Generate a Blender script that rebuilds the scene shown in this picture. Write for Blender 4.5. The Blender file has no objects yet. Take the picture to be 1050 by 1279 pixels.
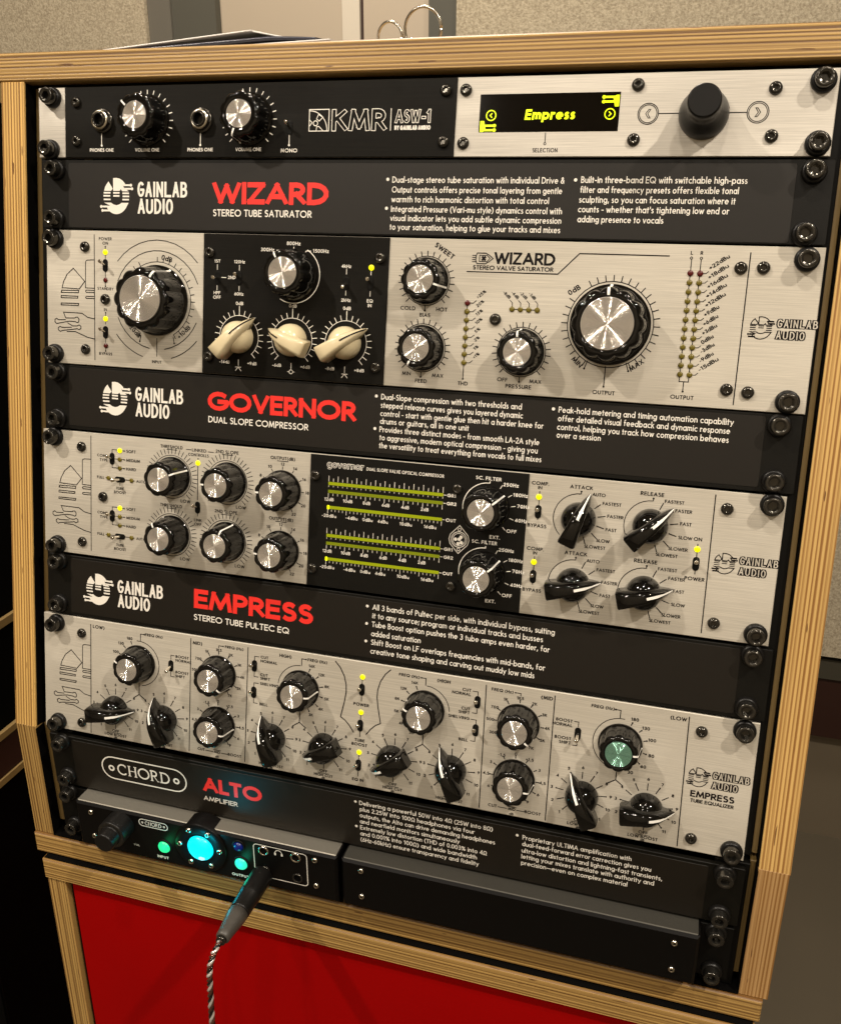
import bpy, math, random
from mathutils import Matrix, Vector
R_ = math.radians
sc = bpy.context.scene
col = sc.collection
random.seed(4)
# ------------------------------------------------------------------ camera
# Two rack frames in millimetres: u to the right, v down from the rack's top, w out towards the room.
# The upper ten rack units lean back by PHI about the hinge line v = 444.5; the two lowest stand upright.
PHI = 0.190751
HZ = 1.0
EX = Vector((1, 0, 0))
EYU = Vector((0, math.sin(PHI), math.cos(PHI))); EZU = Vector((0, -math.cos(PHI), math.sin(PHI)))
EYL = Vector((0, 0, 1)); EZL = Vector((0, -1, 0))
OU = Vector((-0.2413, 0, HZ)) + EYU * 0.4445
OL = Vector((-0.2413, 0, HZ)) + EZU * 0.0027 + EYL * 0.4445
def basis(o, ex, ey, ez):
    m = Matrix.Identity(4)
    for i in range(3):
        m[i][0] = ex[i]; m[i][1] = ey[i]; m[i][2] = ez[i]; m[i][3] = o[i]
    return m
FU = basis(OU, EX, EYU, EZU)
FL = basis(OL, EX, EYL, EZL)
CR = [[0.957695938, -0.054100496, 0.282651068], [0.100259898, 0.983361289, -0.151487713], [-0.269752558, 0.173417735, 0.947185223]]
CC = (179.19676 + 241.3, 149.62035, -537.28460)
def rk(a):  # rack fit axes (x right, y down, z in) to world
    return EX * a[0] - EYU * a[1] - EZU * a[2]
cam_d = bpy.data.cameras.new('camera'); cam = bpy.data.objects.new('camera', cam_d); col.objects.link(cam)
cam_d.sensor_fit = 'VERTICAL'; cam_d.sensor_height = 24.0
cam_d.lens = 1141.328 / 1279 * 24.0
cam_d.shift_x = (525 - 516.96) / 1279; cam_d.shift_y = (627.053 - 639.5) / 1279
cam_d.clip_start = 0.01; cam_d.clip_end = 60
cam.matrix_world = basis(OU + rk([c * .001 for c in CC]), rk(CR[0]), -rk(CR[1]), -rk(CR[2]))
sc.camera = cam
# ------------------------------------------------------------------ light
sc.view_settings.view_transform = 'Standard'; sc.view_settings.look = 'None'
sc.view_settings.exposure = 0.0; sc.view_settings.gamma = 1.0
w = bpy.data.worlds.new('World'); sc.world = w; w.use_nodes = True
w.node_tree.nodes['Background'].inputs[0].default_value = (1.0, 0.80, 0.55, 1)
w.node_tree.nodes['Background'].inputs[1].default_value = 0.01
def area(name, loc, size, power, color=(1, .89, .755)):
    d = bpy.data.lights.new(name, 'AREA'); d.shape = 'DISK'; d.size = size; d.energy = power; d.color = color
    o = bpy.data.objects.new(name, d); col.objects.link(o); o.location = loc    # faces straight down
    return o
area('overhead_light', (-1.05, -0.72, 2.7), .08, 33)
area('overhead_light', (1.15, -0.70, 2.7), .08, 35)
area('overhead_light', (-0.5, -1.3, 2.7), .08, 8)
area('overhead_light', (0.6, -1.4, 2.7), .08, 8)
area('overhead_light', (0.1, -0.55, 2.7), .08, 8)
area('overhead_light', (-0.8, -2.6, 2.7), .12, 12)  # added, unseen: lights the wall behind the camera and fills the front
area('overhead_light', (0.9, -2.6, 2.7), .12, 12)  # its twin, also added to light that wall and fill
area('overhead_light', (-0.3, 0.75, 2.7), .3, 24)
# ------------------------------------------------------------------ materials
def nt(name):
    m = bpy.data.materials.new(name); m.use_nodes = True
    t = m.node_tree; b = t.nodes['Principled BSDF']
    return m, t, b
def L(t, a, b): t.links.new(a, b)
def node(t, typ, **k):
    n = t.nodes.new(typ)
    for a, v in k.items():
        if a in n.inputs: n.inputs[a].default_value = v
        else: setattr(n, a, v)
    return n
def flat(name, c, rough=.5, metal=0.0, spec=.5, noise=0.0, nscale=400, bump=0.0, coat=0.0):
    m, t, b = nt(name)
    b.inputs['Base Color'].default_value = (*c, 1); b.inputs['Roughness'].default_value = rough
    b.inputs['Metallic'].default_value = metal; b.inputs['Specular IOR Level'].default_value = spec
    b.inputs['Coat Weight'].default_value = coat
    if noise or bump:
        tc = node(t, 'ShaderNodeTexCoord'); n = node(t, 'ShaderNodeTexNoise'); n.inputs['Scale'].default_value = nscale; n.inputs['Detail'].default_value = 4
        L(t, tc.outputs['Object'], n.inputs['Vector'])
        if noise:
            r = node(t, 'ShaderNodeMapRange'); r.inputs[3].default_value = 1 - noise; r.inputs[4].default_value = 1 + noise
            L(t, n.outputs['Fac'], r.inputs[0])
            mx = node(t, 'ShaderNodeVectorMath', operation='SCALE'); mx.inputs[0].default_value = c
            L(t, r.outputs[0], mx.inputs['Scale']); L(t, mx.outputs[0], b.inputs['Base Color'])
        if bump:
            bp = node(t, 'ShaderNodeBump'); bp.inputs['Strength'].default_value = bump; bp.inputs['Distance'].default_value = .0003
            L(t, n.outputs['Fac'], bp.inputs['Height']); L(t, bp.outputs[0], b.inputs['Normal'])
    return m
def brushed(name, c, rough, metal, streak=.12, bump=.25, scale=(25, 2600, 900), aniso=.6, spec=.5):
    m, t, b = nt(name); b.inputs['Specular IOR Level'].default_value = spec
    tc = node(t, 'ShaderNodeTexCoord'); mp = node(t, 'ShaderNodeMapping'); mp.inputs['Scale'].default_value = scale
    n = node(t, 'ShaderNodeTexNoise'); n.inputs['Scale'].default_value = 1; n.inputs['Detail'].default_value = 5; n.inputs['Roughness'].default_value = .65
    L(t, tc.outputs['Object'], mp.inputs[0]); L(t, mp.outputs[0], n.inputs['Vector'])
    n2 = node(t, 'ShaderNodeTexNoise'); n2.inputs['Scale'].default_value = 14; n2.inputs['Detail'].default_value = 3
    L(t, tc.outputs['Object'], n2.inputs['Vector'])
    r = node(t, 'ShaderNodeMapRange'); r.inputs[1].default_value = .3; r.inputs[2].default_value = .7; r.inputs[3].default_value = 1 - streak; r.inputs[4].default_value = 1 + streak
    L(t, n.outputs['Fac'], r.inputs[0])
    r2 = node(t, 'ShaderNodeMapRange'); r2.inputs[3].default_value = .93; r2.inputs[4].default_value = 1.07
    L(t, n2.outputs['Fac'], r2.inputs[0])
    mu = node(t, 'ShaderNodeMath', operation='MULTIPLY'); L(t, r.outputs[0], mu.inputs[0]); L(t, r2.outputs[0], mu.inputs[1])
    mx = node(t, 'ShaderNodeVectorMath', operation='SCALE'); mx.inputs[0].default_value = c
    L(t, mu.outputs[0], mx.inputs['Scale']); L(t, mx.outputs[0], b.inputs['Base Color'])
    b.inputs['Metallic'].default_value = metal
    n3 = node(t, 'ShaderNodeTexNoise'); n3.inputs['Scale'].default_value = 38; n3.inputs['Detail'].default_value = 6; n3.inputs['Roughness'].default_value = .7; L(t, tc.outputs['Object'], n3.inputs['Vector'])
    r3 = node(t, 'ShaderNodeMapRange'); r3.inputs[1].default_value = .35; r3.inputs[2].default_value = .7; r3.inputs[3].default_value = rough - .08; r3.inputs[4].default_value = rough + .1; L(t, n3.outputs['Fac'], r3.inputs[0]); L(t, r3.outputs[0], b.inputs['Roughness'])
    b.inputs['Anisotropic'].default_value = aniso
    tg = node(t, 'ShaderNodeTangent', direction_type='RADIAL', axis='Z')
    bp = node(t, 'ShaderNodeBump'); bp.inputs['Strength'].default_value = bump; bp.inputs['Distance'].default_value = .00005
    L(t, n.outputs['Fac'], bp.inputs['Height']); L(t, bp.outputs[0], b.inputs['Normal'])
    return m
def spun(name, c):
    m = flat(name, c, .13, metal=.75); return m
def plywood(name, axis, seed, tone=1.0, dark=(.17, .078, .018), light=(.62, .385, .12)):
    """cut edge of birch plywood: plies stacked along `axis`, grain along the longest direction"""
    m, t, b = nt(name)
    tc = node(t, 'ShaderNodeTexCoord'); sx = node(t, 'ShaderNodeSeparateXYZ'); L(t, tc.outputs['Object'], sx.inputs[0])
    lng = 0 if axis == 1 else 1
    mp = node(t, 'ShaderNodeMapping'); s = [60, 60, 60]; s[lng] = 6; mp.inputs['Scale'].default_value = s; mp.inputs['Location'].default_value = (seed, seed * 2, 0)
    L(t, tc.outputs['Object'], mp.inputs[0])
    nw = node(t, 'ShaderNodeTexNoise'); nw.inputs['Scale'].default_value = 1; nw.inputs['Detail'].default_value = 3; L(t, mp.outputs[0], nw.inputs['Vector'])
    a = node(t, 'ShaderNodeMath', operation='MULTIPLY_ADD'); a.inputs[1].default_value = 2 * math.pi / .00225; a.inputs[2].default_value = seed
    L(t, sx.outputs[axis], a.inputs[0])
    a2 = node(t, 'ShaderNodeMath', operation='MULTIPLY_ADD'); a2.inputs[1].default_value = 1.6
    L(t, nw.outputs['Fac'], a2.inputs[0]); L(t, a.outputs[0], a2.inputs[2])
    si = node(t, 'ShaderNodeMath', operation='SINE'); L(t, a2.outputs[0], si.inputs[0])
    # every ply has a tone of its own
    n1 = node(t, 'ShaderNodeTexNoise', noise_dimensions='1D'); n1.inputs['Scale'].default_value = 1; n1.inputs['Detail'].default_value = 2
    m1 = node(t, 'ShaderNodeMath', operation='MULTIPLY_ADD'); m1.inputs[1].default_value = 620; m1.inputs[2].default_value = seed * 7; L(t, sx.outputs[axis], m1.inputs[0]); L(t, m1.outputs[0], n1.inputs['W'])
    mp2 = node(t, 'ShaderNodeMapping'); s = [2300, 2300, 2300]; s[lng] = 9; mp2.inputs['Scale'].default_value = s; L(t, tc.outputs['Object'], mp2.inputs[0])
    nf = node(t, 'ShaderNodeTexNoise'); nf.inputs['Scale'].default_value = 1; nf.inputs['Detail'].default_value = 5; nf.inputs['Roughness'].default_value = .75; L(t, mp2.outputs[0], nf.inputs['Vector'])
    ad = node(t, 'ShaderNodeMath', operation='MULTIPLY_ADD'); ad.inputs[1].default_value = .27; ad.inputs[2].default_value = -.92; L(t, si.outputs[0], ad.inputs[0])
    a4 = node(t, 'ShaderNodeMath', operation='MULTIPLY_ADD'); a4.inputs[1].default_value = .85; L(t, nf.outputs['Fac'], a4.inputs[0]); L(t, ad.outputs[0], a4.inputs[2])
    a3 = node(t, 'ShaderNodeMath', operation='MULTIPLY_ADD'); a3.inputs[1].default_value = 2.05; L(t, n1.outputs['Fac'], a3.inputs[0]); L(t, a4.outputs[0], a3.inputs[2])
    cr = node(t, 'ShaderNodeValToRGB'); e = cr.color_ramp.elements
    e[0].position = .12; e[0].color = (*[x * tone for x in dark], 1); e[1].position = .85; e[1].color = (*[x * tone for x in light], 1)
    em = e.new(.5); em.color = (*[(x * .45 + y * .55) * tone for x, y in zip(dark, light)], 1)
    L(t, a3.outputs[0], cr.inputs[0])
    # dark gaps and knots in the inner plies
    mp3 = node(t, 'ShaderNodeMapping'); s = [420, 420, 420]; s[lng] = 45; mp3.inputs['Scale'].default_value = s; mp3.inputs['Location'].default_value = (seed * 3.3, seed, 2); L(t, tc.outputs['Object'], mp3.inputs[0])
    vo = node(t, 'ShaderNodeTexNoise'); vo.inputs['Scale'].default_value = 1; vo.inputs['Detail'].default_value = 1; L(t, mp3.outputs[0], vo.inputs['Vector'])
    vr = node(t, 'ShaderNodeMapRange'); vr.inputs[1].default_value = .735; vr.inputs[2].default_value = .755; vr.inputs[3].default_value = 0; vr.inputs[4].default_value = .85; L(t, vo.outputs['Fac'], vr.inputs[0])
    mix = node(t, 'ShaderNodeMix', data_type='RGBA'); L(t, vr.outputs[0], mix.inputs[0]); L(t, cr.outputs[0], mix.inputs[6]); mix.inputs[7].default_value = (.09, .03, .008, 1)
    mp4 = node(t, 'ShaderNodeMapping'); s = [8, 8, 8]; s[lng] = 9; mp4.inputs['Scale'].default_value = s; L(t, tc.outputs['Object'], mp4.inputs[0])
    n4 = node(t, 'ShaderNodeTexNoise'); n4.inputs['Scale'].default_value = 1; L(t, mp4.outputs[0], n4.inputs['Vector'])
    r4 = node(t, 'ShaderNodeMapRange'); r4.inputs[3].default_value = .82; r4.inputs[4].default_value = 1.18; L(t, n4.outputs['Fac'], r4.inputs[0])
    sc4 = node(t, 'ShaderNodeVectorMath', operation='SCALE'); L(t, mix.outputs[2], sc4.inputs[0]); L(t, r4.outputs[0], sc4.inputs['Scale'])
    L(t, sc4.outputs[0], b.inputs['Base Color'])
    b.inputs['Roughness'].default_value = .42
    bp = node(t, 'ShaderNodeBump'); bp.inputs['Strength'].default_value = .5; bp.inputs['Distance'].default_value = .0002
    L(t, a3.outputs[0], bp.inputs['Height']); L(t, bp.outputs[0], b.inputs['Normal'])
    return m
def glow(name, c, s):
    m, t, b = nt(name)
    b.inputs['Base Color'].default_value = (*[x * .3 for x in c], 1); b.inputs['Roughness'].default_value = .3
    b.inputs['Emission Color'].default_value = (*c, 1); b.inputs['Emission Strength'].default_value = s
    return m
M = {}
M['plate'] = brushed('champagne_aluminium', (.545, .505, .425), .5, .3, streak=.2)
M['platew'] = brushed('silver_aluminium', (.56, .525, .46), .48, .35, streak=.22)
M['black_brushed'] = brushed('black_brushed_aluminium', (.0048, .0040, .0024), .55, .0, streak=.5, bump=.4, spec=.13, aniso=.3)
M['powder'] = flat('black_powder_coat', (.0035, .0030, .0018), .5, spec=.22, bump=.25, nscale=2500)
M['label'] = flat('dark_satin_film', (.0058, .0038, .0016), .5, noise=.12, nscale=160, bump=.14, spec=.42)
M['black'] = flat('black_paint', (.004, .0037, .003), .5, spec=.12)
M['void'] = flat('void_shadow_black', (.0025, .0022, .002), .8, spec=.04)
M['gloss'] = flat('glossy_black_bakelite', (.004, .0036, .003), .07, spec=.42)
M['matteblack'] = flat('matte_black_plastic', (.007, .0065, .006), .34, spec=.25, bump=.1, nscale=3000)
M['cream'] = flat('cream_bakelite', (.68, .58, .37), .25, noise=.05, nscale=90, coat=.3)
M['steel_black'] = flat('black_oxide_steel', (.07, .065, .056), .17, metal=.85)
M['socket'] = flat('socket_shadow_steel', (.02, .019, .017), .35, metal=.6)
M['washer'] = flat('black_nylon_washer', (.006, .0055, .005), .35, spec=.3)
M['chrome'] = flat('nickel_plate', (.75, .70, .62), .14, metal=1)
M['steel'] = flat('bright_steel', (.62, .57, .48), .22, metal=1)
M['cap'] = spun('spun_aluminium', (.66, .62, .56))
M['capg'] = spun('spun_aluminium_green_film', (.26, .50, .39))
M['ink'] = flat('dark_screen_print', (.006, .004, .0038), .5, spec=.15)
M['white'] = flat('white_screen_print', (.80, .76, .68), .5)
M['offwhite'] = flat('white_pointer_paint', (.86, .84, .78), .35)
M['red'] = flat('red_screen_print', (.80, .028, .020), .42)
M['redpanel'] = flat('red_lacquered_panel', (.31, .0008, .0008), .6, noise=.14, nscale=7, bump=.15, spec=.05)
M['led'] = glow('lit_yellow_led', (1, .93, 0.0), 1.15)
M['ledoff'] = flat('unlit_amber_led', (.13, .10, .010), .25)
M['ledred'] = flat('unlit_red_led', (.08, .005, .005), .25)
M['meter'] = glow('dim_green_meter_light', (.50, .56, .0), .34)
M['meterdim'] = glow('dimmer_green_meter_light', (.30, .34, .0), .38)
M['meterhot'] = glow('bright_meter_end', (.95, 1, .0), 1.3)
M['screen'] = flat('display_glass', (.004, .003, .002), .08, spec=.25)
M['pixels'] = glow('yellow_display_pixels', (.86, 1, .0), 1.25)
M['ledgreen'] = glow('lit_green_led', (.02, .85, .30), 1.0)
M['ledgreen2'] = glow('lit_mint_led', (.03, .85, .52), 1.1)
M['cyan'] = glow('lit_cyan_lens', (.0, .78, .92), 1.25)
M['cyanhot'] = glow('bright_cyan_core', (.45, .98, 1), 1.3)
M['bluedark'] = glow('dim_blue_led', (.0, .01, .16), .5)
M['anod'] = flat('black_anodised_aluminium', (.0035, .003, .0027), .36, spec=.12)
M['lit_top'] = flat('lit_case_top_grey', (.30, .28, .235), .42, metal=.7, bump=.1, nscale=1500)  # lamp light on the black case top, put into a lighter colour
M['lit_top2'] = flat('lit_case_top_dark_grey', (.07, .066, .055), .5, metal=.6, bump=.2, nscale=1500)  # same painted-in light on the right box's top, kept darker
M['rubber'] = flat('grey_rubber_boot', (.055, .05, .043), .42)
M['plyu'] = plywood('plywood_edge_upright', 0, 1.3, 1.08)
M['plyr'] = plywood('plywood_edge_right_upright', 0, 4.1, .9, dark=(.28, .13, .032), light=(.66, .42, .145))
M['plyr2'] = plywood('plywood_edge_right_lower', 0, 6.2, .78, dark=(.34, .165, .045), light=(.62, .37, .15))
M['plyl2'] = plywood('plywood_edge_left_lower', 0, 2.7, .72)
M['plyt'] = plywood('plywood_edge_top', 1, 2.2, .72)
M['plyb'] = plywood('plywood_edge_bottom', 1, 5.4, .85)
M['plyc'] = plywood('plywood_edge_pedestal', 1, 7.7, .85)
M['plyp'] = plywood('plywood_edge_pedestal_post', 0, 8.8, .85)
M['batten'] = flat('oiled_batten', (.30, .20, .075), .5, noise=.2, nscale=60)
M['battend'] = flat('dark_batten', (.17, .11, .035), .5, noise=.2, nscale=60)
def fabric(name, c1, c2, scale):
    m, t, b = nt(name)
    tc = node(t, 'ShaderNodeTexCoord'); n = node(t, 'ShaderNodeTexNoise'); n.inputs['Scale'].default_value = scale; n.inputs['Detail'].default_value = 6; n.inputs['Roughness'].default_value = .75
    L(t, tc.outputs['Object'], n.inputs['Vector'])
    cr = node(t, 'ShaderNodeValToRGB'); e = cr.color_ramp.elements; e[0].position = .36; e[0].color = (*c1, 1); e[1].position = .64; e[1].color = (*c2, 1)
    L(t, n.outputs['Fac'], cr.inputs[0]); L(t, cr.outputs[0], b.inputs['Base Color'])
    b.inputs['Roughness'].default_value = .95; b.inputs['Specular IOR Level'].default_value = .1
    bp = node(t, 'ShaderNodeBump'); bp.inputs['Strength'].default_value = .6; bp.inputs['Distance'].default_value = .003
    L(t, n.outputs['Fac'], bp.inputs['Height']); L(t, bp.outputs[0], b.inputs['Normal'])
    return m
M['fabric'] = fabric('oatmeal_acoustic_fabric', (.30, .25, .175), (.56, .49, .36), 230)
M['door'] = flat('beige_painted_door', (.44, .37, .28), .5, noise=.04, nscale=4)
M['doorlight'] = flat('pale_beige_trim', (.60, .54, .44), .5)
M['greyframe'] = flat('charcoal_door_frame', (.075, .072, .055), .6)
M['greyframe2'] = flat('grey_door_frame', (.125, .115, .092), .6)
M['skirt'] = flat('dark_red_brown_wood', (.028, .008, .004), .5)
M['wallpaint'] = flat('taupe_wall_paint', (.16, .128, .084), .8, noise=.1, nscale=3)
M['farwall'] = flat('pale_wall_paint', (.50, .44, .34), .85)
M['floor'] = flat('taupe_vinyl_floor', (.085, .068, .043), .7, noise=.1, nscale=3)
M['paper'] = flat('white_paper', (.72, .70, .66), .5)
M['darkprint'] = flat('dark_printed_cover', (.03, .03, .045), .35)
# ------------------------------------------------------------------ mesh tools (all lengths in mm)
class MB:
    def __init__(s, fat=1.0): s.v = []; s.f = []; s.smooth = set(); s.k = 0; s.fat = fat
    def face(s, pts, sm=False):
        b = len(s.v); s.v += [tuple(p) for p in pts]; s.f.append(tuple(range(b, b + len(pts))))
        if sm: s.smooth.add(len(s.f) - 1)
    def box(s, x0, x1, v0, v1, w0, w1, bev=0.0):
        """u, v (down), w box; optional chamfer round the front"""
        x0, x1 = min(x0, x1), max(x0, x1); y0, y1 = -max(v0, v1), -min(v0, v1)
        b = len(s.v); c = bev
        rings = [(x0, y0, x1, y1, w0), (x0, y0, x1, y1, w1 - c)]
        if c: rings.append((x0 + c, y0 + c, x1 - c, y1 - c, w1))
        for (a, d, e, g, z) in rings: s.v += [(a, d, z), (e, d, z), (e, g, z), (a, g, z)]
        s.f.append((b + 3, b + 2, b + 1, b))
        for r in range(len(rings) - 1):
            for i in range(4):
                j = (i + 1) % 4; s.f.append((b + r * 4 + i, b + r * 4 + j, b + r * 4 + 4 + j, b + r * 4 + 4 + i))
        t = b + (len(rings) - 1) * 4; s.f.append((t, t + 1, t + 2, t + 3))
        return s
    def rrect(s, x0, x1, v0, v1, w0, w1, r, n=5, bev=.3):
        pts = []
        for (cx, cy, a) in ((x1 - r, -v0 - r, 0), (x0 + r, -v0 - r, 90), (x0 + r, -v1 + r, 180), (x1 - r, -v1 + r, 270)):
            for i in range(n + 1):
                t = R_(a + 90 * i / n); pts.append((cx, cy, math.cos(t), math.sin(t)))
        N = len(pts); b = len(s.v)
        for (rr, z) in ((r, w0), (r, w1 - bev), (r - bev, w1)):
            s.v += [(p[0] + p[2] * rr, p[1] + p[3] * rr, z) for p in pts]
        for k in range(2):
            for i in range(N):
                j = (i + 1) % N; s.f.append((b + k * N + i, b + k * N + j, b + (k + 1) * N + j, b + (k + 1) * N + i))
        s.f.append(tuple(b + 2 * N + i for i in range(N)))
        return s
    def lathe(s, prof, n=24, cx=0, cy=0, close=True, smooth=True):
        """prof: (r, z[, radial function of the angle]) from the base to the tip"""
        b = len(s.v)
        for p in prof:
            fn = p[2] if len(p) > 2 else None
            for i in range(n):
                a = 2 * math.pi * i / n; r = p[0] * (fn(a) if fn else 1)
                s.v.append((cx + r * math.cos(a), cy + r * math.sin(a), p[1]))
        for k in range(len(prof) - 1):
            for i in range(n):
                j = (i + 1) % n; s.f.append((b + k * n + i, b + k * n + j, b + (k + 1) * n + j, b + (k + 1) * n + i))
                if smooth: s.smooth.add(len(s.f) - 1)
        if close: s.f.append(tuple(b + (len(prof) - 1) * n + i for i in range(n)))
        return s
    def ribbon(s, pts, t, z, dz=None):
        """flat stroke of width t through pts (x, y)"""
        if dz is None: s.k += 1; dz = (s.k % 6) * .015
        q = [pts[0]]
        for p in pts[1:]:
            if abs(p[0] - q[-1][0]) + abs(p[1] - q[-1][1]) > 1e-4: q.append(p)
        if len(q) < 2: return s
        closed = abs(q[0][0] - q[-1][0]) + abs(q[0][1] - q[-1][1]) < 1e-3 and len(q) > 3
        if closed: q = q[:-1]
        n = len(q); h = t / 2 * s.fat; b = len(s.v)
        for i in range(n):
            p = q[i]; a = q[i - 1] if (i or closed) else None; c = q[(i + 1) % n] if (i < n - 1 or closed) else None
            def nrm(a, c):
                dx, dy = c[0] - a[0], c[1] - a[1]; l = math.hypot(dx, dy); return (-dy / l, dx / l)
            if a and c:
                n1 = nrm(a, p); n2 = nrm(p, c); mx, my = n1[0] + n2[0], n1[1] + n2[1]; l = math.hypot(mx, my)
                if l < .12: mx, my, k = n1[0], n1[1], 1.0
                else: mx /= l; my /= l; k = min(1 / max(.3, mx * n1[0] + my * n1[1]), 3.6)
            else:
                m_ = nrm(a, p) if a else nrm(p, c); mx, my = m_; k = 1
            s.v += [(p[0] + mx * h * k, p[1] + my * h * k, z + dz), (p[0] - mx * h * k, p[1] - my * h * k, z + dz)]
        for i in range(n if closed else n - 1):
            j = (i + 1) % n; s.f.append((b + 2 * i + 1, b + 2 * j + 1, b + 2 * j, b + 2 * i))
        return s
    def disc(s, x, y, r, z, n=16):
        s.k += 1; z += (s.k % 6) * .015
        s.face([(x + r * math.cos(2 * math.pi * i / n), y + r * math.sin(2 * math.pi * i / n), z) for i in range(n)]); return s
    def line(s, pts, t, z):   # pts in (u, v)
        return s.ribbon([(a, -b) for a, b in pts], t, z)
    def circ(s, u, v, r, t, z, a0=0, a1=360, n=36):
        m = max(6, int(n * abs(a1 - a0) / 360))
        return s.ribbon([(u + r * math.cos(R_(a0 + (a1 - a0) * i / m)), -v + r * math.sin(R_(a0 + (a1 - a0) * i / m))) for i in range(m + 1)], t, z)
    def ticks(s, u, v, r0, r1, angs, t, z, dot=0):
        for a in angs:
            c, q = math.cos(R_(a)), math.sin(R_(a))
            s.ribbon([(u + r0 * c, -v + r0 * q), (u + r1 * c, -v + r1 * q)], t, z)
            if dot: s.disc(u + r1 * c, -v + r1 * q, dot, z + .01, 8)
        return s
def arc(cx, cy, rx, ry, a0, a1, n=None):
    n = n or max(4, int(abs(a1 - a0) / 24))
    return [(cx + rx * math.cos(R_(a0 + (a1 - a0) * i / n)), cy + ry * math.sin(R_(a0 + (a1 - a0) * i / n))) for i in range(n + 1)]
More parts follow.
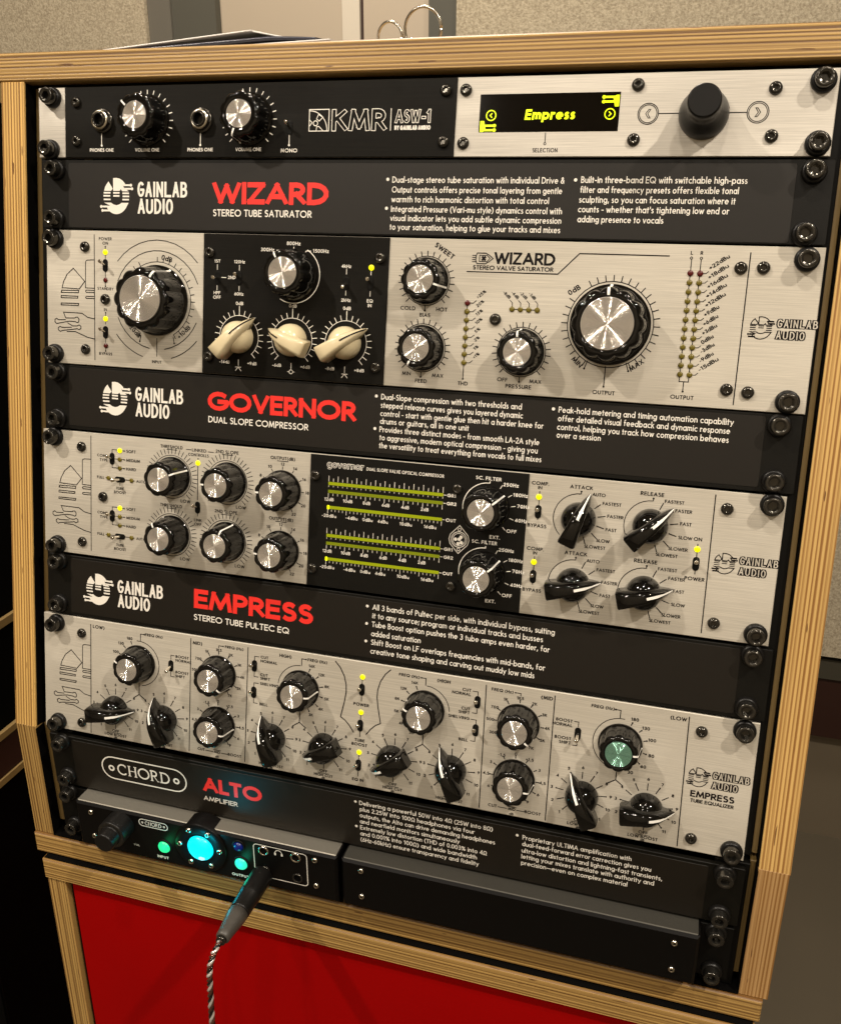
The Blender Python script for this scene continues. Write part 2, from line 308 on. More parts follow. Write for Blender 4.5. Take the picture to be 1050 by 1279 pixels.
# stroke letters of a geometric sans, cap height 1
X = .64
G = {
 'A': (.74, [[(0, 0), (.37, 1), (.74, 0)], [(.14, .32), (.60, .32)]]),
 'B': (.50, [[(0, .53), (.24, .53)] + arc(.24, .265, .26, .265, 90, -90) + [(0, 0), (0, 1), (.22, 1)] + arc(.22, .765, .22, .235, 90, -90)]),
 'C': (.80, [arc(.5, .5, .5, .5, 48, 312)]),
 'D': (.70, [[(0, 0), (0, 1), (.2, 1)] + arc(.2, .5, .5, .5, 90, -90) + [(0, 0)]]),
 'E': (.46, [[(.46, 1), (0, 1), (0, 0), (.46, 0)], [(0, .52), (.42, .52)]]),
 'F': (.44, [[(.44, 1), (0, 1), (0, 0)], [(0, .52), (.40, .52)]]),
 'G': (.92, [arc(.5, .5, .5, .5, 45, 352) + [(.95, .47), (.55, .47)]]),
 'H': (.62, [[(0, 0), (0, 1)], [(.62, 0), (.62, 1)], [(0, .52), (.62, .52)]]),
 'I': (.0, [[(0, 0), (0, 1)]]),
 'J': (.30, [[(.30, 1), (.30, .2)] + arc(.12, .2, .18, .2, 0, -130)]),
 'K': (.56, [[(0, 0), (0, 1)], [(.52, 1), (.02, .48)], [(.16, .62), (.58, 0)]]),
 'L': (.42, [[(0, 1), (0, 0), (.42, 0)]]),
 'M': (.86, [[(0, 0), (.12, 1), (.43, .12), (.74, 1), (.86, 0)]]),
 'N': (.68, [[(0, 0), (0, 1), (.68, 0), (.68, 1)]]),
 'O': (1.0, [arc(.5, .5, .5, .5, 90, 450)]),
 'P': (.48, [[(0, 0), (0, 1), (.22, 1)] + arc(.22, .73, .26, .27, 90, -90) + [(0, .46)]]),
 'Q': (1.0, [arc(.5, .5, .5, .5, 90, 450), [(.55, .32), (.98, -.05)]]),
 'R': (.52, [[(0, 0), (0, 1), (.22, 1)] + arc(.22, .73, .26, .27, 90, -90) + [(0, .46)], [(.22, .46), (.52, 0)]]),
 'S': (.48, [arc(.25, .765, .21, .235, 35, 270) + arc(.24, .265, .24, .265, 90, -145)[1:]]),
 'T': (.54, [[(0, 1), (.54, 1)], [(.27, 1), (.27, 0)]]),
 'U': (.58, [[(0, 1), (0, .3)] + arc(.29, .29, .29, .29, 180, 360) + [(.58, 1)]]),
 'V': (.68, [[(0, 1), (.34, 0), (.68, 1)]]),
 'W': (1.05, [[(0, 1), (.27, 0), (.525, .9), (.78, 0), (1.05, 1)]]),
 'X': (.60, [[(0, 1), (.60, 0)], [(.57, 1), (.03, 0)]]),
 'Y': (.60, [[(0, 1), (.30, .45), (.60, 1)], [(.30, .45), (.30, 0)]]),
 'Z': (.56, [[(0, 1), (.56, 1), (0, 0), (.56, 0)]]),
 'a': (.56, [arc(.28, X / 2, .28, X / 2, 90, 450), [(.57, 0), (.57, X)]]),
 'b': (.57, [[(0, 0), (0, 1.05)], arc(.29, X / 2, .28, X / 2, 90, 450)]),
 'c': (.46, [arc(.3, X / 2, .3, X / 2, 52, 308)]),
 'd': (.57, [arc(.28, X / 2, .28, X / 2, 90, 450), [(.57, 0), (.57, 1.05)]]),
 'e': (.56, [[(.02, .33), (.56, .33)] + arc(.28, X / 2, .28, X / 2, 3, 312)]),
 'f': (.30, [arc(.26, .88, .14, .17, 60, 180) + [(.12, 0)], [(0, .60), (.28, .60)]]),
 'g': (.57, [arc(.28, X / 2, .28, X / 2, 90, 450), [(.57, X), (.57, -.08)] + arc(.30, -.08, .27, .22, 0, -150)]),
 'h': (.46, [[(0, 0), (0, 1.05)], [(0, .38)] + arc(.23, .41, .23, .23, 180, 0) + [(.46, 0)]]),
 'i': (.02, [[(.01, 0), (.01, X)], [(.01, .90), (.01, .93)]]),
 'j': (.04, [[(.03, X), (.03, -.25)], [(.03, .90), (.03, .93)]]),
 'k': (.42, [[(0, 0), (0, 1.05)], [(.38, X), (.02, .3)], [(.13, .42), (.44, 0)]]),
 'l': (.02, [[(.01, 0), (.01, 1.05)]]),
 'm': (.78, [[(0, 0), (0, X)], [(0, .4)] + arc(.195, .44, .195, .2, 180, 0) + [(.39, 0)], [(.39, .4)] + arc(.585, .44, .195, .2, 180, 0) + [(.78, 0)]]),
 'n': (.46, [[(0, 0), (0, X)], [(0, .38)] + arc(.23, .41, .23, .23, 180, 0) + [(.46, 0)]]),
 'o': (.58, [arc(.29, X / 2, .29, X / 2, 90, 450)]),
 'p': (.57, [[(0, -.3), (0, X)], arc(.29, X / 2, .28, X / 2, 90, 450)]),
 'q': (.57, [arc(.28, X / 2, .28, X / 2, 90, 450), [(.57, -.3), (.57, X)]]),
 'r': (.28, [[(0, 0), (0, X)], [(0, .36)] + arc(.22, .38, .22, .25, 180, 60)]),
 's': (.32, [arc(.17, .49, .14, .15, 35, 270) + arc(.16, .165, .16, .165, 90, -145)[1:]]),
 't': (.28, [[(.13, .88), (.13, 0)], [(0, .62), (.27, .62)]]),
 'u': (.46, [[(0, X), (0, .23)] + arc(.23, .23, .23, .23, 180, 360) + [(.46, X)], [(.46, .2), (.46, 0)]]),
 'v': (.50, [[(0, X), (.25, 0), (.50, X)]]),
 'w': (.76, [[(0, X), (.19, 0), (.38, .58), (.57, 0), (.76, X)]]),
 'x': (.46, [[(0, X), (.46, 0)], [(.44, X), (.02, 0)]]),
 'y': (.50, [[(0, X), (.26, .02)], [(.50, X), (.12, -.3)]]),
 'z': (.40, [[(0, X), (.40, X), (0, 0), (.40, 0)]]),
 '0': (.54, [arc(.27, .5, .27, .5, 90, 450)]),
 '1': (.26, [[(0, .82), (.20, 1), (.20, 0)]]),
 '2': (.50, [arc(.25, .73, .24, .27, 165, -25) + [(0, 0), (.50, 0)]]),
 '3': (.48, [arc(.23, .76, .21, .24, 150, -90) + arc(.23, .26, .25, .26, 90, -150)[1:]]),
 '4': (.54, [[(.42, 0), (.42, 1), (0, .26), (.54, .26)]]),
 '5': (.50, [[(.44, 1), (.12, 1), (.06, .55)] + arc(.22, .31, .27, .31, 110, -140)]),
 '6': (.52, [[(.36, 1), (.06, .46)], arc(.26, .28, .26, .28, 90, 450)]),
 '7': (.50, [[(0, 1), (.50, 1), (.14, 0)]]),
 '8': (.50, [arc(.25, .76, .21, .24, 90, 450), arc(.25, .26, .25, .26, 90, 450)]),
 '9': (.52, [[(.16, 0), (.46, .54)], arc(.26, .72, .26, .28, 90, 450)]),
 '.': (.02, [[(.01, 0), (.01, .03)]]), ',': (.06, [[(.05, .12), (0, -.15)]]), ';': (.06, [[(.05, .12), (0, -.15)], [(.05, .5), (.05, .63)]]),
 "'": (.02, [[(.01, 1), (.01, .75)]]), '-': (.26, [[(0, .36), (.26, .36)]]), '=': (.9, [[(0, .36), (.9, .36)]]),
 '&': (.66, [[(.62, 0), (.18, .66)] + arc(.29, .80, .15, .18, 200, -40) + [(.08, .42)] + arc(.24, .24, .24, .24, 150, 330) + [(.62, .5)]]),
 '(': (.24, [arc(.5, .42, .5, .66, 115, 245)]), ')': (.24, [arc(-.26, .42, .5, .66, 65, -65)]),
 '%': (.80, [arc(.18, .78, .17, .2, 90, 450), arc(.62, .22, .17, .2, 90, 450), [(.68, 1), (.12, 0)]]),
 '+': (.44, [[(0, .45), (.44, .45)], [(.22, .67), (.22, .23)]]), '<': (.3, [[(.3, .75), (0, .45), (.3, .15)]]), '>': (.3, [[(0, .75), (.3, .45), (0, .15)]]),
 '@': (.70, [[(0, 0), (.20, 0), (.20, .08)] + arc(.35, .55, .33, .42, 238, -58) + [(.50, .08), (.50, 0), (.70, 0)]]),
 '/': (.4, [[(0, -.1), (.4, 1.05)]]),
}
def text(mb, s, u, v, cap, z, wt=.12, align='c', width=None, xs=1.0, rot=0.0, gap=.17, shear=0.0, norm=None, inset=0.0):
    """(u, v) = baseline anchor in mm; wt = stroke width over cap height; inset thins every stroke and end (mm)"""
    items = []; adv = 0.0; nl = 0          # glyph widths scale with k; stroke and gap keep their size
    for ch in s:
        if ch == ' ': adv += .40; continue
        gw, st = G[ch]; f = norm / gw if norm and gw > .2 else 1.0
        items.append((adv, nl, st, f)); adv += gw * f; nl += 1
    g = (wt + gap) * cap
    if width: k = max((width - wt * cap - g * (nl - 1)) / max(adv, .01), .1 * cap)
    else: k = cap * xs
    W = adv * k + g * (nl - 1) + wt * cap
    x0 = {'c': -W / 2, 'l': 0, 'r': -W}[align] + wt * cap / 2
    c, q = math.cos(R_(rot)), math.sin(R_(rot)); h = wt * cap / 2
    for a, j, st, f in items:
        ys = [y for pl in st for _, y in pl]; ylo = (wt / 2 + min(ys) * (1 - wt)) * cap - h + inset; yhi = (wt / 2 + max(ys) * (1 - wt)) * cap + h - inset
        runs = []
        for pl in st:
            pts = [(x0 + (a + x * f) * k + j * g, (wt / 2 + y * (1 - wt)) * cap) for x, y in pl]
            closed = math.dist(pts[0], pts[-1]) < 1e-3
            cut = []                                   # sharp corners: separate, overlapping strokes
            for i in range(1, len(pts) - 1):
                d1 = (pts[i][0] - pts[i - 1][0], pts[i][1] - pts[i - 1][1]); d2 = (pts[i + 1][0] - pts[i][0], pts[i + 1][1] - pts[i][1])
                l1, l2 = math.hypot(*d1), math.hypot(*d2)
                if l1 > 1e-6 and l2 > 1e-6:
                    t = math.acos(max(-1, min(1, (d1[0] * d2[0] + d1[1] * d2[1]) / l1 / l2)))
                    if t > 1.05: cut.append((i, min(h * math.tan(t / 2), .95 * h)))
            if not cut: runs.append((pts, None if closed else (0, 0), len(pl) > 4)); continue
            e0 = h if closed else 0
            at = [(0, e0)] + cut + [(len(pts) - 1, e0)]
            for (i0, x_0), (i1, x_1) in zip(at, at[1:]): runs.append((pts[i0:i1 + 1], (x_0, x_1), i1 - i0 > 3))
        for pts, ext, curve in runs:
            pts = list(pts)
            if ext is not None:      # square ends
                for e, i, x_ in ((0, 1, ext[0]), (-1, -2, ext[1])):
                    dx, dy = pts[e][0] - pts[i][0], pts[e][1] - pts[i][1]; l = math.hypot(dx, dy) or 1; m_ = (x_ or h) - inset
                    if curve and inset == 0 and x_ == 0: m_ *= .4
                    pts[e] = (pts[e][0] + dx / l * m_, pts[e][1] + dy / l * m_)
            n0 = len(mb.v); mb.ribbon(pts, wt * cap - 2 * inset / mb.fat, z)
            for i in range(n0, len(mb.v)):
                x, y, zz_ = mb.v[i]; y = min(max(y, ylo), yhi); x += shear * y
                mb.v[i] = (u + x * c - y * q, -v + x * q + y * c, zz_)
    return W
def outlined(dark, lite, s, u, v, cap, z, wt, line, **kw):
    text(dark, s, u, v, cap, z, wt, **kw)
    text(lite, s, u, v, cap, z + .10, wt, inset=line * cap, **kw)
class Unit:
    """a top-level thing: an Empty on the rack frame; parts hang below it"""
    def __init__(s, name, label, cat, F, u, v, w=0, group=None):
        s.o = bpy.data.objects.new(name, None); col.objects.link(s.o); s.o.empty_display_size = .01
        s.F = F; s.org = (u, -v, w); s.o.matrix_world = F @ Matrix.Translation((u * .001, -v * .001, w * .001))
        s.o['label'] = label; s.o['category'] = cat
        if group: s.o['group'] = group
    def add(s, name, mb, mat, parent=None, label=None, kind=None):
        if not mb.v: return None
        me = mesh(name, mb, mat, s.org); o = bpy.data.objects.new(name, me); col.objects.link(o); o.parent = parent or s.o
        if label: o['label'] = label
        if kind: o['kind'] = kind
        return o
    def place(s, name, me, u, v, w=0, rot=0, parent=None, label=None, rel=False):
        o = bpy.data.objects.new(name, me); col.objects.link(o); o.parent = parent or s.o
        if not rel: o.location = ((u - s.org[0]) * .001, (-v - s.org[1]) * .001, (w - s.org[2]) * .001)
        o.rotation_euler.z = R_(rot)
        if label: o['label'] = label
        return o
def mesh(name, mb, mat, org=(0, 0, 0)):
    me = bpy.data.meshes.new(name)
    me.from_pydata([((a - org[0]) * .001, (b - org[1]) * .001, (c - org[2]) * .001) for a, b, c in mb.v], [], mb.f)
    for i, p in enumerate(me.polygons): p.use_smooth = i in mb.smooth
    me.materials.append(mat); me.update(); return me
# ------------------------------------------------------------------ shared small hardware
def hexr(k=1.0):
    return lambda a: math.cos(math.pi / 6) / math.cos((a + .3) % (math.pi / 3) - math.pi / 6)
def m_head():
    b = MB(); hx = hexr()
    b.lathe([(4.9, 2.2), (4.9, 7.4), (4.75, 7.9), (4.4, 8.1), (3.3, 8.1), (3.1, 7.95)], 24, close=False)
    b.lathe([(3.1, 7.95), (2.75, 7.7, hx)], 24, close=False); b.lathe([(2.75, 7.7, hx), (2.75, 4.6, hx)], 24, smooth=False); return b
def letter(U, name, mb, mat, cuts):
    """one part per printed section, cut at the section borders (u in mm)"""
    cuts = [-1e9] + list(cuts) + [1e9]
    for lo_, hi_ in zip(cuts, cuts[1:]):
        q = MB()
        for f in mb.f:
            if lo_ <= mb.v[f[0]][0] < hi_: q.face([mb.v[i] for i in f])
        U.add(name, q, mat)
ME_head = mesh('bolt_head', m_head(), M['steel_black'])
def m_washer():
    b = MB(); b.lathe([(6.5, 0), (6.5, 1.4), (6.1, 2.6), (5.4, 3.0), (4.6, 2.9), (4.6, 2.3)], 24); return b
ME_washer = mesh('cup_washer', m_washer(), M['washer'])
def m_button(r=3.5, h=2.1, s=1.5):
    b = MB(); hx = hexr()
    b.lathe([(r, 0), (r, .4), (r * .93, h * .6), (r * .75, h * .9), (r * .6, h), (s * 1.15, h)], 20, close=False)
    b.lathe([(s * 1.15, h), (s, h - .15, hx)], 20, close=False); b.lathe([(s, h - .15, hx), (s, h - 1.4, hx)], 20, smooth=False); return b
ME_button = mesh('button_screw', m_button(), M['steel_black'])
ME_button_s = mesh('small_button_screw', m_button(2.1, 1.3, .95), M['steel'])
def m_led(r=2.0, h=.9):
    b = MB(); b.lathe([(r, 0), (r, h * .35), (r * .86, h * .7), (r * .55, h * .93), (r * .2, h)], 16); return b
ME_led = {k: mesh('led_lens_' + k, m_led(r), M[k]) for k, r in (('led', 1.75), ('ledoff', 1.6), ('ledred', 1.65))}
def lobes(n, amp):
    return lambda a: 1 + amp * (abs(math.cos(a * n / 2)) ** .75 * 1.8 - 1)
def m_knob(R, h, n=10, rt=.84, rc=.60):
    b = MB(); f = lobes(n, .055); g = lobes(n, .03)
    b.lathe([(R, .2), (R, 1.1), (R * .985, 1.5), (R * .93, 1.9), (R * .91, h * .16, g), (R * .89, h * .25, f), (R * rt, h * .86, f), (R * rt * .985, h * .93, f), (R * rt * .93, h * .985, g), (R * rt * .86, h), (R * (rc + .02), h), (R * rc, h - .3), (R * rc, h - .8)], n * 8)
    return b
def m_cap(R, h, rc=.60):
    """aluminium cap with fine turned grooves"""
    b = MB(); r1 = R * rc * .94; p = .62; n = int(r1 / p) * 8
    pr = [(R * rc * .985, h - .8), (R * rc * .985, h + .05), (R * rc * .95, h + .26)]
    for i in range(n):
        r = r1 * (1 - i / n); pr.append((max(r, .02), h + .16 + .097 * math.cos(2 * math.pi * (r1 - r) / p)))
    b.lathe(pr, 56); return b
def m_pointer(R, h, rt=.84, rc=.60, t=1.1, skirt=True):
    """white paint line from the cap down over the side to the skirt, at 12 o'clock"""
    b = MB(); f = 1 + .055 * .62
    pr = [(R * (rc + .03), h + .06), (R * rt * .86, h + .08), (R * rt * .95, h * .985 + .08), (R * rt * 1.0 * f + .02, h * .93 + .05), (R * rt * f + .12, h * .86)]
    if skirt: pr += [(R * .89 * f + .15, h * .25), (R * .92 * 1.02 + .15, h * .16), (R * .95, 1.95 + .05), (R * .99, 1.6)]
    for i in range(len(pr) - 1):
        (a, z0), (c, z1) = pr[i], pr[i + 1]; b.face([(-t / 2, a, z0), (t / 2, a, z0), (t / 2, c, z1), (-t / 2, c, z1)])
    return b
KN = {}
def knobkind(key, R, h, n, t=1.1, skirt=True, rc=.60, cap='cap'):
    KN[key] = (mesh('knob_body', m_knob(R, h, n, rc=rc), M['gloss']), mesh('knob_cap', m_cap(R, h, rc), M[cap]), mesh('pointer_line', m_pointer(R, h, t=t, rc=rc, skirt=skirt), M['offwhite']))
knobkind('small', 13.6, 14.5, 10); knobkind('mid', 13.3, 17.5, 9); knobkind('scf', 13.6, 20, 9); knobkind('emp', 13.3, 15.0, 10); knobkind('green', 13.3, 15.0, 10, cap='capg')
knobkind('big', 22.6, 20.5, 12, 1.5, rc=.65); knobkind('freq', 15.6, 17, 10); knobkind('vol', 15.4, 14.5, 10, rc=.54)
def knob(U, kind, u, v, ang, w=0, label=None):
    a, c, p = KN[kind]
    k = U.place('knob', a, u, v, w, ang - 90, label=label)
    U.place('cap', c, 0, 0, parent=k, rel=True); U.place('pointer_line', p, 0, 0, parent=k, rel=True)
    return k
def m_chicken():
    """pointer knob, nose towards +x"""
    b = MB()
    R = 10.2
    b.lathe([(R, .3), (R, 1.6), (R * .98, 4.2), (R * .90, 7.0), (R * .74, 9.4), (R * .5, 11.2), (R * .2, 12.2)], 32)
    secs = []
    #      s,   half width bottom, half width top, z bottom, z top
    for (s_, hb, ht, z0, z1) in ((-14.8, 5.2, 4.3, 6.6, 15.4), (-14.0, 5.7, 4.8, 5.8, 16.6), (-9, 5.1, 4.2, 3.0, 17.4), (-4, 4.6, 3.7, 2.0, 17.6), (1, 4.4, 3.3, 2, 17.2), (5, 4.1, 2.7, 2, 15.9), (8.5, 3.4, 2.0, 2, 13.8), (12, 2.4, 1.2, 1.6, 10.1), (15.0, 1.2, .5, 1.4, 5.4), (16.8, .4, .15, 1.4, 2.2)):
        secs.append([(s_, -hb, z0), (s_, -hb * .95, z0 + (z1 - z0) * .6), (s_, -ht, z1 - .5), (s_, -ht * .6, z1), (s_, ht * .6, z1), (s_, ht, z1 - .5), (s_, hb * .95, z0 + (z1 - z0) * .6), (s_, hb, z0)])
    base = len(b.v); n = 8
    for q in secs: b.v += q
    for i in range(len(secs) - 1):
        for j in range(n):
            k = (j + 1) % n; b.f.append((base + i * n + j, base + (i + 1) * n + j, base + (i + 1) * n + k, base + i * n + k))
            if j not in (7,): b.smooth.add(len(b.f) - 1)
    b.f.append(tuple(base + j for j in range(n))); b.f.append(tuple(base + (len(secs) - 1) * n + j for j in reversed(range(n))))
    return b
def m_nose(t=.75):
    b = MB(); pr = [(2.5, 16.95), (5, 16.05), (8.5, 13.95), (12, 10.25), (15.0, 5.55), (16.8, 2.35)]
    for i in range(len(pr) - 1):
        (a, z0), (c, z1) = pr[i], pr[i + 1]; t0 = t if i < 3 else .45; t1 = t if i < 2 else (.45 if i < 4 else .2)
        b.face([(a, -t0, z0 + .12), (c, -t1, z1 + .12), (c, t1, z1 + .12), (a, t0, z0 + .12)])
    return b
CK = mesh('chicken_head_body', m_chicken(), M['gloss']); CKW = mesh('chicken_head_line', m_nose(.8), M['offwhite'])
CC_ = mesh('cream_chicken_head_body', m_chicken(), M['cream']); CCW = mesh('cream_chicken_head_line', m_nose(.45), M['ink'])
def chicken(U, u, v, ang, w=0, cream=False, label=None):
    k = U.place('pointer_knob', CC_ if cream else CK, u, v, w, ang, label=label)
    U.place('pointer_line', CCW if cream else CKW, 0, 0, parent=k, rel=True)
def m_slot():
    b = MB(); r = 1.9
    pts = [(r * math.cos(R_(a)), 2.2 + r * math.sin(R_(a))) for a in range(0, 181, 22)] + [(r * math.cos(R_(a)), -2.2 + r * math.sin(R_(a))) for a in range(180, 361, 22)]
    n = len(pts)
    for (k, z) in ((1, 0), (1, .35), (.9, .45)):
        b.v += [(x * k, y * k, z) for x, y in pts]
    for q in range(2):
        for i in range(n):
            j = (i + 1) % n; b.f.append((q * n + i, q * n + j, (q + 1) * n + j, (q + 1) * n + i))
    b.f.append(tuple(2 * n + i for i in range(n))); return b
def m_lever(dy):
    b = MB(); n = 12; pr = [(0, .3, .8), (dy * .35, 2.4, .85), (dy * .7, 4.4, 1.05), (dy * .9, 5.8, 1.3), (dy, 6.6, 1.2), (dy * 1.05, 7.0, .7)]
    for (y, z, r) in pr: b.v += [(r * math.cos(2 * math.pi * i / n), y + r * math.sin(2 * math.pi * i / n), z) for i in range(n)]
    for k in range(len(pr) - 1):
        for i in range(n):
            j = (i + 1) % n; b.f.append((k * n + i, k * n + j, (k + 1) * n + j, (k + 1) * n + i)); b.smooth.add(len(b.f) - 1)
    b.f.append(tuple((len(pr) - 1) * n + i for i in range(n))); return b
ME_slot = mesh('toggle_slot', m_slot(), M['black']); ME_lev = mesh('toggle_lever', m_lever(2.2), M['chrome']); ME_lev0 = mesh('toggle_lever_middle', m_lever(0), M['chrome'])
def toggle(U, u, v, up=1, rot=0, w=0):
    t = U.place('toggle_switch', ME_slot, u, v, w, rot if up >= 0 else rot + 180)
    U.place('lever', ME_lev if up else ME_lev0, 0, 0, parent=t, rel=True)
def led(U, u, v, kind='led', w=0, label=None): return U.place('led', ME_led[kind], u, v, w, label=label)
def bolts(U, pos, w=0):
    for (u, v) in pos:
        a = U.place('rack_screw', ME_head, u, v, w, random.uniform(0, 60)); U.place('cup_washer', ME_washer, 0, 0, parent=a, rel=True)
def screws(U, pos, w=0, me=None, name='button_screw'):
    for (u, v) in pos: U.place(name, me or ME_button, u, v, w, random.uniform(0, 60))
# ------------------------------------------------------------------ the emblem (circle radius 1, x right, y up)
EMB = [
 [(-.97, .30)] + [(math.cos(R_(a)), math.sin(R_(a)) * 1.0) for a in (162, 152, 142, 132)][:0] + [(-.90, .50), (-.80, .66), (-.62, .82), (-.28, .42), (-.40, .30)],
 [(-.25, .30), (-.25, 1.0), (0, 1.03), (.25, .99), (.48, .90), (.68, .74), (.52, .66), (.52, .58), (.62, .55), (.62, .44), (.50, .40), (.44, .30)],
 [(-.25, .30), (-.25, .30)],
]
def emblem(mb, cu, cv, rx, ry, z, fill=True, t=.35):
    def P(x, y): return (cu + x * rx, -cv + y * ry)
    sail = [(-.97, .30), (-.90, .50), (-.79, .66), (-.62, .82), (-.28, .42), (-.42, .30)]
    crown = [(-.25, .30), (-.25, 1.0), (0, 1.02), (.25, .98), (.48, .88), (.70, .70), (.52, .62), (.62, .46), (.98, .28), (.46, .28), (.36, .40), (.26, .30)]
    bowl = [(-.97, -.36), (-.42, -.36), (-.22, -.46), (0, -.50), (.22, -.46), (.42, -.36), (.97, -.36)] + [(math.cos(R_(a)), math.sin(R_(a))) for a in range(-28, -143, -12)] + [(-.72, -.62), (-.5, -.52)]
    bars = [(-1.0, -.46, .19), (-1.02, -.48, .02), (-1.0, -.46, -.18), (-.25, .25, .19), (-.25, .25, .02), (.48, 1.0, .17), (.50, 1.02, 0), (.48, 1.0, -.18)]
    arms = [(.55, 1.15, .62), (.6, 1.24, .42), (-1.2, -.5, -.58), (-1.1, -.45, -.80)]
    if fill:
        for q in (sail, crown, bowl): mb.k += 1; mb.face([(*P(x, y), z + (mb.k % 6) * .015) for x, y in q][::-1])
        for a, b, y in bars: mb.ribbon([P(a, y), P(b, y)], .09 * ry, z)
        for a, b, y in arms:
            mb.ribbon([P(a, y), P(b, y)], .10 * ry, z); e = a if a < -1 else b; mb.disc(*P(e, y), .085 * ry, z + .03, 10)
    else:
        for q in (sail, crown, bowl): mb.ribbon([P(x, y) for x, y in q + [q[0]]], t, z)
        for a, b, y in bars: mb.ribbon([P(a, y), P(b, y)], t * .9, z)
        for a, b, y in arms: mb.ribbon([P(a, y), P(b, y)], t * 1.6, z)
OUT = dict(
 sail=[(-16.3, 26.0), (-7.5, 34.3), (-11.8, 39.3), (-25.3, 39.0), (-24.1, 35.1), (-21.3, 30.2), (-16.3, 26)],
 b1=[(-25.7, 40.7), (-12.2, 40.3), (-12.4, 41.8), (-25.9, 42.1), (-25.7, 40.7)], b2=[(-26.0, 44.2), (-12.9, 44.2), (-13.1, 45.4), (-26.0, 45.6), (-26, 44.2)],
 b3=[(-26.0, 49.1), (-12.3, 48.9), (-12.7, 50.2), (-26.1, 50.3), (-26, 49.1)], box=[(0.0, 20.2), (-5.1, 20.4), (-6.4, 20.9), (-6.8, 22.0), (-7.0, 38.5), (-0.1, 38.5)],
 c1=[(-0.1, 39.9), (-6.4, 39.9), (-6.9, 40.6), (-6.4, 41.4), (-0.1, 41.3)], c2=[(-0.2, 43.9), (-6.4, 44.0), (-6.9, 44.6), (-6.4, 45.3), (-0.2, 45.2)],
 low=[(-.3, 58.5), (-5.5, 57.7), (-9.9, 55.2), (-24.4, 55.1), (-22.6, 58.9), (-15.4, 58.6), (-14.6, 58.0), (-13.2, 58.0), (-12.2, 59.2), (-12.4, 61.0), (-13.6, 61.6), (-15.2, 61.0), (-20, 60.9), (-28.4, 62.6), (-29.8, 62.9), (-31.2, 61.8), (-31.2, 60.2), (-29.8, 59.4), (-28.4, 60.3), (-22.6, 60.0)],
 low2=[(-21.3, 62.0), (-17.3, 63.9), (-13.6, 63.8), (-12.2, 63.0), (-10.8, 63.8), (-10.7, 65.3), (-12.2, 66.2), (-13.8, 65.6), (-25.6, 67.4), (-27, 68), (-28.6, 67.0), (-28.6, 65.6), (-27.2, 64.7), (-25.6, 65.3), (-18, 64.8)],
 low3=[(-22, 67.8), (-15, 67.6), (-10, 69.4), (-5.6, 70.9), (0, 71.8)])
def side_art(mb, u, v, z):
    for q in OUT.values(): mb.line([(u + a, v + b) for a, b in q], .42, z)
def silver_logo(dk, lt, cu, cv, z):
    emblem(dk, cu, cv, 5.6, 5.9, z, fill=False, t=.38)
    outlined(dk, lt, 'GAINLAB', cu + 7.8, cv - .3, 5.1, z, .27, .075, align='l', width=21, gap=.03, norm=.44)
    outlined(dk, lt, 'AUDIO', cu + 7.8, cv + 5.9, 5.1, z, .27, .075, align='l', width=15, gap=.03, norm=.44)
# ================================================================== the rack cabinet
def poly_prism(mb, prof, x0, x1):
    """closed YZ profile (world metres) extruded along x (world metres) -> vertices in mm"""
    n = len(prof); b = len(mb.v)
    for x in (x0, x1): mb.v += [(x * 1000, y * 1000, z * 1000) for y, z in prof]
    for i in range(n):
        j = (i + 1) % n; mb.f.append((b + i, b + j, b + n + j, b + n + i))
    mb.f.append(tuple(b + i for i in reversed(range(n)))); mb.f.append(tuple(b + n + i for i in range(n)))
IDN = Matrix.Identity(4)
def up(v, w): p = OU - EYU * (v * .001) + EZU * (w * .001); return (p.y, p.z)
def lo(v, w): p = OL - EYL * (v * .001) + EZL * (w * .001); return (p.y, p.z)
cab = Unit('rack_cabinet', 'birch plywood rack cabinet with a leaning front, holding all the audio units', 'cabinet', IDN, 0, 0, 0)
def fmesh(U, name, mb, mat, F, parent=None, label=None):
    """a part whose geometry is written in rack frame F but hangs under a world-origin thing"""
    o = U.add(name, mb, mat, parent, label)
    rel = U.o.matrix_world.inverted() @ F
    o.matrix_local = rel if parent is None else parent.matrix_local.inverted() @ rel
    return o
YB = .36
